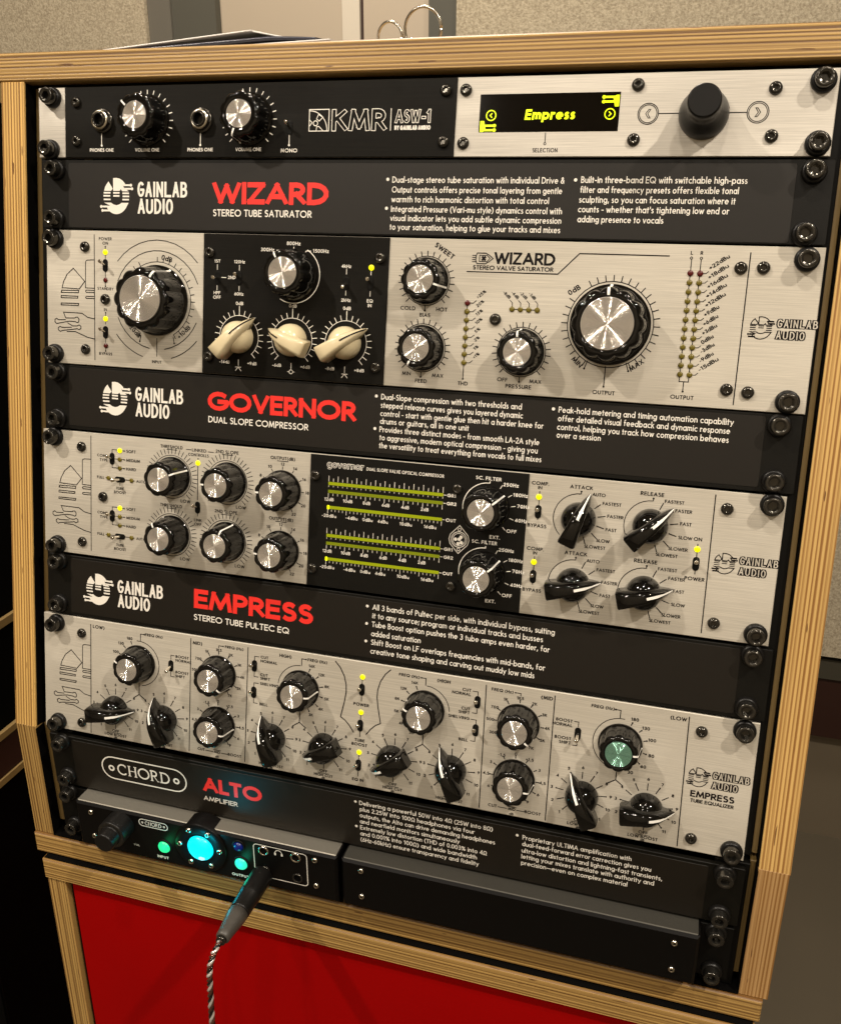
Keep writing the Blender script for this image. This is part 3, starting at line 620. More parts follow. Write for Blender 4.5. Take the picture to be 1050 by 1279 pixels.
# top board: front edge square to the leaning face, top level
def wbox(U, name, F, mat, a, bev=.5, parent=None, label=None):
    return fmesh(U, name, MB().box(*a, bev=bev), mat, F, parent, label)
wbox(cab, 'top_board_edge', FU, M['plyt'], (-31.5, 512, -20.8, -3.0, -22, 3.2), .9, label='layered front edge of the top board')
b_ = MB(); t0 = up(-20.8, -21.9); t1 = up(-3, -21.9)
poly_prism(b_, [(t0[0], t0[1] - .0003), (YB, t0[1] - .0003), (YB, t0[1] - .018), (t1[0] + .001, t1[1])], -.2413 - .0315, -.2413 + .512)
cab.add('top_board', b_, M['batten'])
hu = up(444.5, 3); hb = (YB, hu[1])
for (x0, x1, m1, m2, p0, p1) in ((-29.2, -11.6, 'plyu', 'plyl2', -28.4, -11.5), (491.2, 508.8, 'plyr', 'plyr2', 491.1, 508.4)):
    up_ = wbox(cab, 'side_panel', FU, M[m1], (x0, x1, -2.9, 444.9, -70, 3), .3, label='%s upright of the leaning part' % ('left' if x0 < 0 else 'right'))
    wbox(cab, 'side_panel', FL, M[m2], (p0, p1, 444.2, 542.2, -70, .4), .3, label='lower %s upright with a darker cut edge' % ('left' if x0 < 0 else 'right'))
    b_ = MB(); a, c = up(0, -70), lo(542, -69)
    poly_prism(b_, [up(-2, -69.5), up(440, -69.5), lo(542, -69.5), (YB, c[1]), (YB, up(-2, 0)[1] - .03)], -.2413 + (x0 + 1) * .001, -.2413 + (x1 - 1) * .001)
    cab.add('side_panel', b_, M['void'], label='stained rear part of a side panel')
    s = 1 if x0 < 0 else -1; e0 = x1 if s > 0 else x0
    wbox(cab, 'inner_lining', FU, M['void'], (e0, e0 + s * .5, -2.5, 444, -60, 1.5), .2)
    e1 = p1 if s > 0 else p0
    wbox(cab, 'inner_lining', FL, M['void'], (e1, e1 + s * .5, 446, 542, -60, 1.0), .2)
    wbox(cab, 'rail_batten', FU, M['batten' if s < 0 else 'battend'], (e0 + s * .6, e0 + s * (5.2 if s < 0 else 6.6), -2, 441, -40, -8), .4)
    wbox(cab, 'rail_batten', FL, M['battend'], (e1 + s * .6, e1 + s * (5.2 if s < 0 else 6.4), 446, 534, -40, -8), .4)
    r0 = -4.5 if s > 0 else 466
    wbox(cab, 'rack_rail', FU, M['black'], (r0, r0 + 21, -2, 441, -14, -4.2), .4)
    wbox(cab, 'rack_rail', FL, M['black'], (r0 + 1, r0 + 21, 446, 541, -14, -4.2), .4)
wbox(cab, 'bottom_board', FL, M['plyb'], (-28, 505.6, 542.4, 559.6, -330, 3), .9)
wbox(cab, 'floor_lining', FL, M['void'], (-11, 490.8, 541.6, 542.2, -325, 1.2), 0)
wbox(cab, 'back_panel', FL, M['void'], (-12, 492, 0, 542, -340, -330), 0)
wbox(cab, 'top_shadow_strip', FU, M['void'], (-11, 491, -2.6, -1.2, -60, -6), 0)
# ------------------------------------------------------------------ unit 1: headphone amplifier and selector
U1 = Unit('headphone_amplifier', 'top rack unit, black half with two jacks, silver half with a yellow display', 'rack unit', FU, 240, 44, 0)
P = MB().box(-2.5, 481.2, .5, 43.8, -3, 0, .35); U1.add('faceplate', P, M['platew'])
U1.add('black_panel', MB().box(18.2, 279.8, .7, 43.9, 0.004, .9, .25), M['black_brushed'], label='black brushed panel screwed over the left half')
bolts(U1, [(8.6, 6.8), (6.9, 39.0), (473.5, 6.5), (474.3, 37.6)])
screws(U1, [(26.9, 10), (27, 33.8), (273.3, 7.6), (273.4, 35.6)], .9); screws(U1, [(284.9, 7.5), (285, 36.3), (380.5, 6.7), (380.6, 35), (450.8, 9.8), (451.3, 33.6)])
W_ = MB(1.1); K_ = MB(1.4)
for u, s in ((45.7, 'PHONES ONE'), (79, 'VOLUME ONE'), (116.6, 'PHONES ONE'), (149.7, 'VOLUME ONE')): text(W_, s, u, 40.4, 2.1, .95, .17, width=17.6 if s[0] == 'P' else 17.4, gap=.12)
for u in (45.7, 116.7): W_.line([(u, 29), (u, 36.5)], .45, .95); W_.disc(u, -36.6, .7, .95)
for u in (79, 149.9):
    W_.ticks(u, 21.8, 16.0, 18.4, [225 - i * 15 for i in range(19)], .5, .95); W_.disc(u, -36.6, .55, .95)
text(W_, 'MONO', 176.8, 41.2, 2.3, .95, .17); W_.line([(176.8, 30.5), (176.8, 37)], .45, .95); W_.disc(176.8, -37, .7, .95)
# outlined maker's mark: reel in a square, three letters, a divider
W_.line([(189.5, 16.8), (202.1, 16.8), (202.1, 29), (189.5, 29), (189.5, 16.8)], .45, .95)
W_.circ(189.8, 28.7, 11.2, .4, .95, 0, 90); W_.circ(193.6, 24.6, 1.4, .45, .95); W_.line([(189.6, 22.6), (191.4, 24.2), (189.8, 26.2)], .4, .95)
W_.line([(194.2, 22.2), (195.4, 19.6), (198.2, 21.2), (196, 23.4), (194.2, 22.2)], .4, .95); W_.line([(194.2, 28.8), (194.4, 26.6), (195.8, 26.4), (198.6, 28.9)], .4, .95)
outl = MB(); inn = MB()
outlined(outl, inn, 'KMR', 203.9, 29.3, 12.6, .95, .23, .036, align='l', width=34.4, gap=.07)
W_.line([(240.9, 16.8), (240.9, 29.2)], .4, .95)
outlined(outl, inn, 'ASW-1', 243.4, 25.2, 7.8, .95, .22, .055, align='l', width=22, gap=.03)
text(W_, 'BY GAINLAB AUDIO', 243.4, 28.9, 2.5, .95, .24, align='l', width=21.8, gap=.08)
U1.add('logo_outline', outl, M['white']); U1.add('logo_fill', inn, M['black_brushed'])
letter(U1, 'white_lettering', W_, M['white'], (60, 105, 132, 172, 185))
def jack(U, u, v, w):
    b = MB(); hx = hexr(); b.lathe([(7.6, 0), (7.6, 1.2), (7.0, 1.6), (6.6, 1.7)], 28, u, -v)
    b.lathe([(6.4, 1.6, hx), (6.4, 3.6, hx), (5.6, 4.3), (4.6, 4.5)], 24, u, -v, close=False, smooth=False)
    b.lathe([(4.6, 4.5), (4.4, 5.6), (3.6, 5.8), (3.3, 5.4), (3.3, -.2)], 28, u, -v)
    for i, p in enumerate(b.v): b.v[i] = (p[0], p[1], p[2] + w)
    j = U.add('headphone_jack', b, M['steel_black']); h = MB(); h.lathe([(3.28, w + 4.2), (3.2, w + .4)], 20, u, -v); h.disc(u, -v, 3.3, w + 1.2, 20); U.add('jack_hole', h, M['void'], parent=j)
    c = MB(); c.lathe([(6.0, w + 4.1), (5.5, w + 4.55), (4.5, w + 4.8), (4.5, w + 4.3)], 28, u, -v, close=False); U.add('jack_ring', c, M['steel'], parent=j)
jack(U1, 46.7, 21.6, .9); jack(U1, 117.7, 22, .9)
knob(U1, 'vol', 79, 21.6, 138, .9); knob(U1, 'vol', 150, 21.8, 250, .9)
toggle(U1, 176.8, 27, 1, 0, .9)
sc_ = U1.add('display', MB().box(293.6, 371.7, 10, 30.4, -.2, .12), M['screen'])
px_ = MB(); text(px_, 'Empress', 319.6, 24.0, 5.6, .2, .215, align='l', width=28, shear=.12, gap=.10)
for (x, d) in ((300.4, -1), (366.7, 1)):
    px_.circ(x, 21.4, 2.7, .6, .2); px_.line([(x - d * .6, 20.2), (x + d * .6, 21.4), (x - d * .6, 22.6)], .6, .2)
for (x, y, sx, sy) in ((294.3, 30.3, 1, -1), (371.2, 11.6, -1, 1)):
    px_.face([(x, -y, .2), (x + sx * 1.6, -y, .2), (x + sx * 3.4, -(y + sy * 1.2), .2), (x + sx * 2.2, -(y + sy * 6), .2), (x, -(y + sy * 6), .2)][::(1 if sx * sy < 0 else -1)])
    for k in (1.0, 3.4): px_.line([(x + sx * 2, y + sy * k), (x + sx * 8.4, y + sy * k)], 1.1, .21); px_.disc(x + sx * 8.4, -(y + sy * k), .95, .22)
U1.add('display_text', px_, M['pixels'], parent=sc_)
K_.line([(332.1, 30.8), (332.1, 36.2)], .35, .03); K_.circ(332.1, 36.8, .6, .3, .03); text(K_, 'SELECTION', 332.4, 41.4, 2.3, .03, .13, width=14)
for u, s in ((387.1, '<'), (443.3, '>')):
    K_.circ(u, 21.6, 5.4, .35, .03); K_.circ(u, 21.6, 4.6, .3, .03); d = -1 if s == '<' else 1
    K_.line([(u - d * 1.2, 19.4), (u - d * .2, 19.4), (u + d * 1.3, 21.6), (u - d * .2, 23.8), (u - d * 1.2, 23.8), (u + d * .2, 21.6), (u - d * 1.2, 19.4)], .3, .03)
K_.line([(392.6, 21.6), (403, 21.6)], .35, .03); K_.line([(428, 21.6), (437.8, 21.6)], .35, .03)
letter(U1, 'dark_lettering', K_, M['ink'], (360,))
b_ = MB(); b_.lathe([(13.0, .3), (13.0, 1.6), (12.9, 3.4), (12.5, 5.6), (11.6, 8.4), (10.2, 11.6), (8.9, 15), (8.1, 18.4), (8.5, 19.2), (8.6, 28.2), (8.3, 29.4), (7.7, 30)], 40); enc = U1.place('encoder_knob', mesh('encoder_body', b_, M['matteblack']), 416.1, 22.4)
b_ = MB(); b_.disc(12, 2.2, .8, 4.4, 12); b_.lathe([(.9, 3), (.9, 5.2), (.5, 5.6)], 12, 11.4, 1.5); U1.place('index_dot', mesh('index_dot', b_, M['chrome']), 0, 0, parent=enc, rel=True)
# ------------------------------------------------------------------ the four black label panels
def blank(label, F, top, n, lab, name, sub, paras, emb, logo=True, red_w=(0, 0), bl=()):
    U = Unit('rack_blank', label, 'blank panel', F, 240, top + 43, 0, 'black label panels between the units')
    U.add('plate', MB().rrect(-.5, 484.5, top + .6, top + 43.9, -3, 0, 1.2), M['powder'])
    U.add('label_sheet', MB().rrect(*lab, .004, .25, 1.5, bev=.1), M['label'])
    z = .30; W = MB(); Rd = MB()
    if logo:
        cu, cv = emb; emblem(W, cu, cv, 9.4, 11.2, z)
        text(W, 'GAINLAB', cu + 15.6, cv + .3, 9.5, z, .16, align='l', width=36.0, gap=.085, norm=.44); text(W, 'AUDIO', cu + 15.9, cv + 10.7, 9.5, z, .16, align='l', width=25.6, gap=.085, norm=.44)
    text(Rd, name[0], name[1], name[2], name[4], z, .235, align='l', width=name[3], gap=.05)
    U.add('brand_logo', W, M['white']); W = MB()
    text(W, sub[0], sub[1], sub[2], sub[4], z, .16, align='l', width=sub[3], gap=.10); U.add('subtitle', W, M['white']); W = MB()
    for (s, u0, vb, wd, ch) in paras: text(W, s, u0, vb, ch, z, .135, align='l', width=wd, gap=.085)
    for (u, v) in bl: W.disc(u, -v, .95, z)
    letter(U, 'bullet_text', W, M['white'], (347,)); U.add('red_heading', Rd, M['red'])
    return U
cp = 3.55
B1 = blank('black panel with red WIZARD heading under the headphone unit, topmost of the four label panels', FU, U_ := 44.6, 1, (19.9, 466.0, 47.2, 87.8),
 ('WIZARD', 125.3, 71.7, 78.2, 13.2), ('STEREO TUBE SATURATOR', 125.8, 79.2, 67, 4.3),
 [('Dual-stage stereo tube saturation with individual Drive &', 243.4, 58.3, 101.6, cp), ('Output controls offers precise tonal layering from gentle', 243.4, 63.9, 100.6, cp), ('warmth to rich harmonic distortion with total control', 243.4, 69.4, 93.6, cp),
  ('Integrated Pressure (Vari-mu style) dynamics control with', 243.4, 74.9, 101.4, cp), ('visual indicator lets you add subtle dynamic compression', 243.2, 80.1, 101.6, cp), ('to your saturation, helping to glue your tracks and mixes', 243.1, 85.2, 101.5, cp),
  ('Built-in three-band EQ with switchable high-pass', 354, 57.8, 88, cp), ('filter and frequency presets offers flexible tonal', 354, 63.1, 84.2, cp), ('sculpting, so you can focus saturation where it', 353.8, 68.4, 83.3, cp), ("counts - whether that's tightening low end or", 353.7, 73.6, 80.7, cp), ('adding presence to vocals', 353.8, 79, 46.8, cp)],
 (56.0, 67.8), bl=[(240.6, 56.4), (240.6, 72.9), (351, 56.2)])
bolts(B1, [(11, 51.6), (10.2, 82.8), (474.3, 51.3), (473.3, 82.9)])
B2 = blank('black panel with red GOVERNOR heading, second label panel from the top', FU, 177.9, 1, (18.4, 465.6, 180.0, 219.4),
 ('GOVERNOR', 124.1, 201.3, 103, 12.4), ('DUAL SLOPE COMPRESSOR', 124.8, 209.3, 70.6, 4.2),
 [('Dual-Slope compression with two thresholds and', 242.9, 186.2, 87.4, cp), ('stepped release curves gives you layered dynamic', 242.9, 191.3, 88.4, cp), ('control - start with gentle glue then hit a harder knee for', 242.9, 196.4, 101, cp), ('drums or guitars, all in one unit', 242.9, 201.2, 56.4, cp),
  ('Provides three distinct modes - from smooth LA-2A style', 242.8, 206.3, 99.4, cp), ('to aggressive, modern optical compression - giving you', 243, 211.3, 98.6, cp), ('the versatility to treat everything from vocals to full mixes', 243, 216.3, 101.2, cp),
  ('Peak-hold metering and timing automation capability', 352, 186.2, 97, cp), ('offer detailed visual feedback and dynamic response', 352, 191.2, 95.6, cp), ('control, helping you track how compression behaves', 351.9, 196.2, 95.5, cp), ('over a session', 352, 200.9, 25.5, cp)],
 (54.6, 198.9), bl=[(239.8, 184.3), (239.8, 204.4), (348.9, 184.3)])
bolts(B2, [(10.4, 183.8), (9.8, 215.1), (472.6, 184.4), (473.2, 215.3)])
B3 = blank('black panel with red EMPRESS heading, third label panel, empty on its right half', FU, 311.2, 1, (18.2, 467.2, 313.6, 353.0),
 ('EMPRESS', 116.0, 336.6, 87.4, 13.4), ('STEREO TUBE PULTEC EQ', 116, 345.2, 70.6, 4.3),
 [('All 3 bands of Pultec per side, with individual bypass, suiting', 243.8, 320.6, 116.8, cp + .15), ('it to any source; program or individual tracks and busses', 244, 326.2, 109.8, cp + .15), ('Tube Boost option pushes the 3 tube amps even harder, for', 243.9, 332, 114.5, cp + .15), ('added saturation', 243.8, 338.2, 33.2, cp + .15),
  ('Shift Boost on LF overlaps frequencies with mid-bands, for', 243.9, 344, 112.6, cp + .15), ('creative tone shaping and carving out muddy low mids', 243.8, 349.9, 106.6, cp + .15)],
 (40.6, 333.7), bl=[(240.3, 318.6), (240.4, 330.2), (240.4, 342)])
bolts(B3, [(9.2, 316.4), (9.1, 347.5), (473.4, 316.1), (473.6, 347.8)])
B4 = blank('black panel with red ALTO heading and white pill outline, lowest label panel', FL, 446.8, 1, (17.8, 463.7, 449.8, 490.2),
 ('ALTO', 124.2, 471.0, 45.6, 12.2), ('AMPLIFIER', 123.8, 478.9, 26.6, 3.9),
 [('Delivering a powerful 50W into 4@ (25W into 8@)', 241.4, 456, 90.6, cp - .1), ('plus 2.25W into 100@ headphones via four', 241.6, 461, 78.6, cp - .1), ('outputs, the Alto can drive demanding headphones', 241.5, 466, 92.2, cp - .1), ('and nearfield monitors simultaneously', 241.5, 471, 69, cp - .1),
  ('Extremely low distortion (THD of 0.003% into 4@', 241.6, 476, 87.1, cp - .1), ('and 0.001% into 100@) and wide bandwidth', 241.6, 481, 80.6, cp - .1), ('(6Hz-60kHz) ensure transparency and fidelity', 241.6, 486, 82, cp - .1),
  ('Proprietary ULTIMA amplification with', 351.2, 457.4, 67.6, cp - .1), ('dual-feed-forward error correction gives you', 351.2, 462.4, 79.8, cp - .1), ('ultra-low distortion and lightning-fast transients,', 351.1, 467.6, 86.9, cp - .1), ('letting your mixes translate with authority and', 351.1, 472.4, 82.5, cp - .1), ('precision=even on complex material', 351.1, 477.4, 66.8, cp - .1)],
 (0, 0), logo=False, bl=[(238.7, 454), (238.9, 474), (347.8, 455)])
bolts(B4, [(10.6, 451.9), (11.4, 482.0), (473.1, 452.5), (473.3, 483.1)])
def pill(mb, u, v, hw, hh, t, z):
    pts = arc(u + hw - hh, -v, hh, hh, 90, -90, 10) + arc(u - hw + hh, -v, hh, hh, 270, 90, 10); pts.append(pts[0]); mb.ribbon(pts, t, z)
def serif(mb, s, u, v, cap, z, width, t=.14):
    """small serif capitals for the maker's oval badge"""
    g = {'C': (.82, [arc(.45, .5, .45, .5, 50, 310), [(.74, .98), (.74, .72)], [(.74, .02), (.74, .2)]]),
         'H': (.86, [[(.14, 0), (.14, 1)], [(.72, 0), (.72, 1)], [(.14, .52), (.72, .52)], [(0, 1), (.28, 1)], [(.58, 1), (.86, 1)], [(0, 0), (.28, 0)], [(.58, 0), (.86, 0)]]),
         'O': (.98, [arc(.49, .5, .49, .5, 90, 450)]),
         'R': (.78, [[(.14, 0), (.14, 1)], [(0, 1), (.36, 1)] + arc(.36, .75, .24, .25, 90, -90) + [(.14, .5)], [(.34, .5), (.66, 0), (.82, 0)], [(0, 0), (.28, 0)]]),
         'D': (.86, [[(.14, 0), (.14, 1)], [(0, 1), (.36, 1)] + arc(.36, .5, .48, .5, 90, -90) + [(0, 0)]])}
    tot = sum(g[c][0] for c in s) + .14 * (len(s) - 1); k = width / tot; x = u - width / 2
    for c in s:
        for i, pl in enumerate(g[c][1]):
            th = t * cap * (1.0 if (len(pl) > 6 or (len(pl) == 2 and pl[0][0] == pl[1][0] and abs(pl[0][1] - pl[1][1]) > .5)) else .5)
            mb.ribbon([(x + a * k, -v + (b - .5) * cap) for a, b in pl], th, z)
        x += (g[c][0] + .14) * k
W_ = MB(); pill(W_, 76.4, 467.2, 34.4, 9.3, 1.0, .3); serif(W_, 'CHORD', 76.2, 467.2, 8.4, .3, 42)
for u in (49.8, 102.9): W_.circ(u, 467.6, 1.9, 1.3, .3)
B4.add('white_badge', W_, M['white'])
# ------------------------------------------------------------------ unit 3: stereo saturator
U3 = Unit('stereo_saturator', 'silver unit with three cream pointer knobs on black and a large output knob', 'rack unit', FU, 240, 178, 0)
U3.add('faceplate', MB().box(1.8, 485.0, 89.6, 177.6, -3, 0, .35), M['plate'])
U3.add('black_panel', MB().box(120, 243.8, 89.8, 177.4, .004, 1.0, .3), M['black_brushed'], label='black brushed equaliser panel')
bolts(U3, [(9.1, 95.6), (8.1, 171.2), (476.2, 96.0), (475.2, 171.4)])
screws(U3, [(32, 100.1), (32, 167.1), (455.1, 100.9), (454.4, 167.7), (443.6, 101.4), (443.2, 166.9)]); screws(U3, [(47.4, 133.5), (310.8, 134.7)])
screws(U3, [(124.8, 101.2), (238.4, 101.8), (124.9, 166.6), (238.6, 167)], 1.0)
K = MB(1.42); Lt = MB(); z = .03
K.line([(39.0, 92), (39.0, 174)], .4, z); side_art(K, 39.0, 88.2, z)
for s, v in (('POWER', 95.6), ('ON', 98.4), ('STANDBY', 127.6), ('IN', 141.2), ('BYPASS', 170.2)): text(K, s, 47.4, v, 1.9, z, .15, gap=.2)
for a, b in ((99.4, 108), (114, 125), (142.4, 150), (158, 168)): K.line([(47.4, a), (47.4, b)], .35, z)
for v in (99.6, 125.2, 142.2, 167.4): K.disc(47.4, -v, .5, z)
cu, cv = 86.2, 132.8
for r, spans in ((38, ((38, 142), (-52, -70 + 13), (-142, -110))), (31.4, ((22, 158), (202, 252), (-72, -24)))):
    pass
K.circ(cu, cv, 38.2, .4, z, 40, 141); K.circ(cu, cv, 31.6, .4, z, 21, 159); K.circ(cu, cv, 38.2, .4, z, 217, 254); K.circ(cu, cv, 38.2, .4, z, -74, -40)
K.circ(cu, cv, 31.6, .4, z, 202, 260); K.circ(cu, cv, 31.6, .4, z, -80, -24); K.circ(cu, cv, 24.6, .35, z, -60, 240)
K.ticks(cu, cv, 24.6, 27.6, [240 - i * 10 for i in range(31) if i not in (13, 14)], .4, z)
K.line([(cu, 157), (cu, 169)], .4, z); text(K, 'INPUT', cu, 173.4, 1.9, z, .15)
text(K, '0dB', 92.8, 107.6, 3.2, z, .15, rot=-14); text(K, '-20dB', 68.2, 154.0, 2.9, z, .15, rot=-42); text(K, '+10dB', 107.0, 153.2, 2.9, z, .15, rot=42)
for s in (-1, 1): K.line([(cu + s * 12, 155.6), (cu + s * 12.8, 159.6)], .4, z); K.disc(cu + s * 12.8, -159.7, .6, z)
for v, up_ in ((111.2, 1), (154.6, 1)): toggle(U3, 47.4, v + .5, up_)
led(U3, 47.4, 103.2); led(U3, 47.4, 146.2); led(U3, 47.5, 121.1, 'ledred'); led(U3, 47.6, 164, 'ledred')
knob(U3, 'big', cu, cv, 62)
W_ = MB(); zz = 1.05
for s, u, v in (('1ST', 130, 107.6), ('120Hz', 145.4, 107.6), ('HPF', 130, 127.2), ('OFF', 130, 130), ('60Hz', 145.4, 127.4), ('2ND', 140.2, 117.4), ('4kHz', 217, 108.2), ('2kHz', 217.5, 128.4), ('EQ', 233, 128.2), ('IN', 233, 131)): text(W_, s, u, v, 2.0, zz, .17, gap=.14)
for u in (130, 145.4, 217.2, 233): W_.line([(u, 108.6), (u, 112)], .4, zz); W_.line([(u, 121.5), (u, 124.6)], .4, zz)
W_.line([(133, 116.6), (136.4, 116.6)], .4, zz)
W_.line([(170.5, 98.9), (174, 98.9), (176, 102)], .45, zz); W_.line([(193.6, 98.9), (190.4, 98.9), (188.2, 102)], .45, zz); W_.line([(182, 96.6), (182, 100)], .45, zz)
text(W_, '300Hz', 164.4, 99.8, 2.2, zz, .17); text(W_, '800Hz', 181.8, 95.7, 2.2, zz, .17); text(W_, '1500Hz', 200, 99.8, 2.2, zz, .17)
W_.circ(182.4, 113.3, 17.4, .5, zz, -120, 60)
for (u, a, b, c, sym) in ((146, '-14dB', '0dB', '+9dB', 'Y'), (182.6, '-6dB', '0dB', '+6dB', 'O'), (218.5, '-8dB', '0dB', '+8dB', 'Y')):
    W_.circ(u, 153.3, 13.6, .3, zz, -50, 230)
    W_.ticks(u, 153.3, 13.8, 17, [228 - i * 13.8 for i in range(21)], .42, zz); W_.line([(u, 136.4), (u, 133.9)], .5, zz)
    text(W_, b, u, 133.3, 2.1, zz, .17); text(W_, a, u - 9.8, 170.4, 2.0, zz, .17); text(W_, c, u + 9.6, 170.4, 2.0, zz, .17)
    W_.line([(u, 167.5), (u, 171.5)], .35, zz)
    if sym == 'O': W_.circ(u, 173, 1.2, .4, zz); W_.line([(u - 2.5, 173), (u - 1.2, 173)], .4, zz); W_.line([(u + 1.2, 173), (u + 2.5, 173)], .4, zz)
    else: W_.line([(u - 2, 174.6), (u, 172.2), (u + 2, 174.6)], .4, zz); W_.line([(u - 2, 172.2), (u + 2, 172.2)], .4, zz)
letter(U3, 'white_lettering', W_, M['white'], (156.5, 164, 201, 205))
knob(U3, 'freq', 182.4, 113.3, 118, 1.0)
chicken(U3, 146, 153.3, 48, 1.0, True); chicken(U3, 182.6, 153.3, 158, 1.0, True); chicken(U3, 218.5, 153.2, 33, 1.0, True)
toggle(U3, 130.3, 117, 0, 0, 1.0); toggle(U3, 145.4, 116.6, 1, 0, 1.0); toggle(U3, 217.3, 117.6, -1, 0, 1.0); toggle(U3, 232.8, 116.8, 1, 0, 1.0); led(U3, 233.1, 107.6, w=1.0)
# right hand silver part
for (u, v) in ((267.6, 114.1), (267.3, 153.5), (327.4, 152.7)):
    K.circ(u, v, 14.3, .35, z); K.ticks(u, v, 14.4, 17.4, [226 - i * 13.6 for i in range(21)], .42, z); K.line([(u, v + 14), (u, v + 17.3)], .4, z); K.disc(u, -v - 17.3, .6, z)
text(K, 'SWEET', 277.0, 97.7, 3.0, z, .17, rot=-33); text(K, 'COLD', 257, 131.5, 2.3, z, .15); text(K, 'HOT', 278, 131.5, 2.3, z, .15); text(K, 'BIAS', 267.8, 135.2, 2.3, z, .15)
text(K, 'MIN', 258.2, 170.4, 2.3, z, .15); text(K, 'MAX', 277.8, 170.6, 2.3, z, .15); text(K, 'FEED', 267.6, 174.4, 2.3, z, .15)
text(K, 'OFF', 317.4, 170.4, 2.3, z, .15); text(K, 'MAX', 337, 170.4, 2.3, z, .15); text(K, 'PRESSURE', 327.2, 174, 2.4, z, .15)
text(K, 'WIZARD', 307.8, 103.2, 6.9, z, .15, align='l', width=35.2, gap=.10); text(K, 'STEREO VALVE SATURATOR', 295.4, 106.6, 2.5, z, .16, align='l', width=47, gap=.12)
K.line([(291.8, 107.9), (345.2, 107.7), (356.6, 96), (405.8, 96)], .45, z)
K.line([(297.6, 97.2), (302.6, 97.2), (304.6, 98.2), (307, 100.1), (304.6, 102), (302.6, 103.2), (297.6, 103.2), (296.8, 101.6), (296.8, 98.8), (297.6, 97.2)], .4, z)
K.line([(299, 98.4), (303.4, 98.4), (305.2, 100.1), (303.4, 102), (299, 102), (299, 98.4)], .35, z); K.line([(300.4, 99), (302.6, 101.4)], .9, z); K.line([(302.6, 99), (300.4, 101.4)], .9, z)
for v in (98.6, 99.8, 101, 102.2): K.line([(294.6, v), (297, v)], .35, z)
K.line([(293.5, 125.9), (293.5, 170.2)], .4, z); K.disc(293.5, -170.4, .6, z); text(K, 'THD', 293.6, 174.2, 2.3, z, .15)
for i, s in enumerate(('>25%', '20%', '15%', '10%', '5%', '2%', '1%', '<1%')):
    v = 125.9 + i * 4.98; led(U3, 293.5, v, 'ledred' if i == 0 else 'ledoff'); K.line([(294.8, v), (297, v), (298.8, v - 1.6)], .3, z); text(K, s, 299.8, v - 2.6, 1.9, z, .16, align='l', rot=41)
K.line([(320.2, 128.4), (335, 128.4)], .35, z)
for i, s in enumerate(('-8dB', '-4dB', '-2dB', '-1dB')):
    u = 320.2 + i * 4.93; led(U3, u, 128.4, 'ledoff'); K.line([(u, 127), (u, 124.8), (u - 1.6, 123.2)], .3, z); text(K, s, u - 2.2, 122.8, 1.8, z, .16, align='r', rot=-42)
knob(U3, 'small', 267.6, 114.1, -16); knob(U3, 'small', 267.3, 153.5, 246); knob(U3, 'small', 327.4, 152.7, 93)
knob(U3, 'big', 376.9, 134.7, 92, label='large output knob seen face on')
K.circ(376.9, 134.7, 24.0, .4, z); K.ticks(376.9, 134.7, 24.2, 27.6, [240 - i * 10 for i in range(31) if i not in (10, 11)], .42, z)
text(K, '0dB', 356.0, 117.4, 3.0, z, .16, rot=34); text(K, 'MIN', 359.2, 157.6, 2.9, z, .15, rot=-42); text(K, 'MAX', 394.4, 157.6, 2.9, z, .15, rot=38)
for s in (-1, 1): K.line([(376.9 + s * 10.8, 155.4), (376.9 + s * 12.4, 160)], .4, z); K.disc(376.9 + s * 12.4, -160, .6, z)
K.line([(376.5, 158), (376.4, 169.6)], .4, z); K.disc(376.4, -169.6, .6, z); text(K, 'OUTPUT', 376.7, 174.1, 2.3, z, .15)
K.line([(417.6, 97.4), (417.6, 164), (422.6, 164), (422.6, 97.4)], .35, z); K.line([(420.1, 164), (420.1, 169.4)], .35, z); K.disc(420.1, -169.4, .6, z); text(K, 'OUTPUT', 420, 173.8, 2.3, z, .15)
for u, s in ((417.4, 'L'), (422.6, 'R')): K.circ(u, 96.8, .6, .3, z); text(K, s, u, 95.0, 2.0, z, .15)
for i, s in enumerate(('+22dBu', '+18dBu', '+16dBu', '+14dBu', '+12dBu', '+9dBu', '+6dBu', '+3dBu', '0dBu', '-3dBu', '-9dBu', '-15dBu')):
    v = 104.9 + i * 5.01
    for u in (417.7, 422.8): led(U3, u, v, 'ledred' if i == 0 else 'ledoff')
    K.line([(424, v), (425.8, v), (427.2, v - 1.3)], .3, z); text(K, s, 428, v - 2.0, 2.2, z, .17, align='l', rot=36, width=11.8 if len(s) > 5 else None, gap=.14)
K.line([(447.8, 93), (447.6, 175)], .45, z)
silver_logo(K, Lt, 457.3, 132.6, z)
letter(U3, 'dark_lettering', K, M['ink'], (39.8, 52, 182, 290, 312, 344, 412, 446)); U3.add('logo_fill', Lt, M['plate'])
# ------------------------------------------------------------------ unit 5: compressor
U5 = Unit('dual_compressor', 'silver unit with green bar meters on its black middle panel and four pointer knobs', 'rack unit', FU, 240, 310, 0)
U5.add('faceplate', MB().box(-3.0, 481.3, 223.4, 309.9, -3, 0, .35), M['plate'])
U5.add('black_panel', MB().box(198.0, 338.0, 223.7, 309.7, .004, 1.0, .3), M['powder'], label='black metering panel')
bolts(U5, [(6.8, 228.1), (8.1, 304.6), (474, 228.4), (473.7, 303.7)])
screws(U5, [(28, 233.6), (44.9, 266.9), (28, 300.6), (450.8, 233.3), (450.6, 300.4)]); screws(U5, [(201.8, 237.3), (294.8, 237.0), (201.8, 298.3), (294.4, 298.3)], 1.0)
K = MB(1.42); Lt = MB(); W_ = MB()
K.line([(35.4, 225.4), (35.0, 306.4)], .4, z); side_art(K, 35.2, 221.5, z)
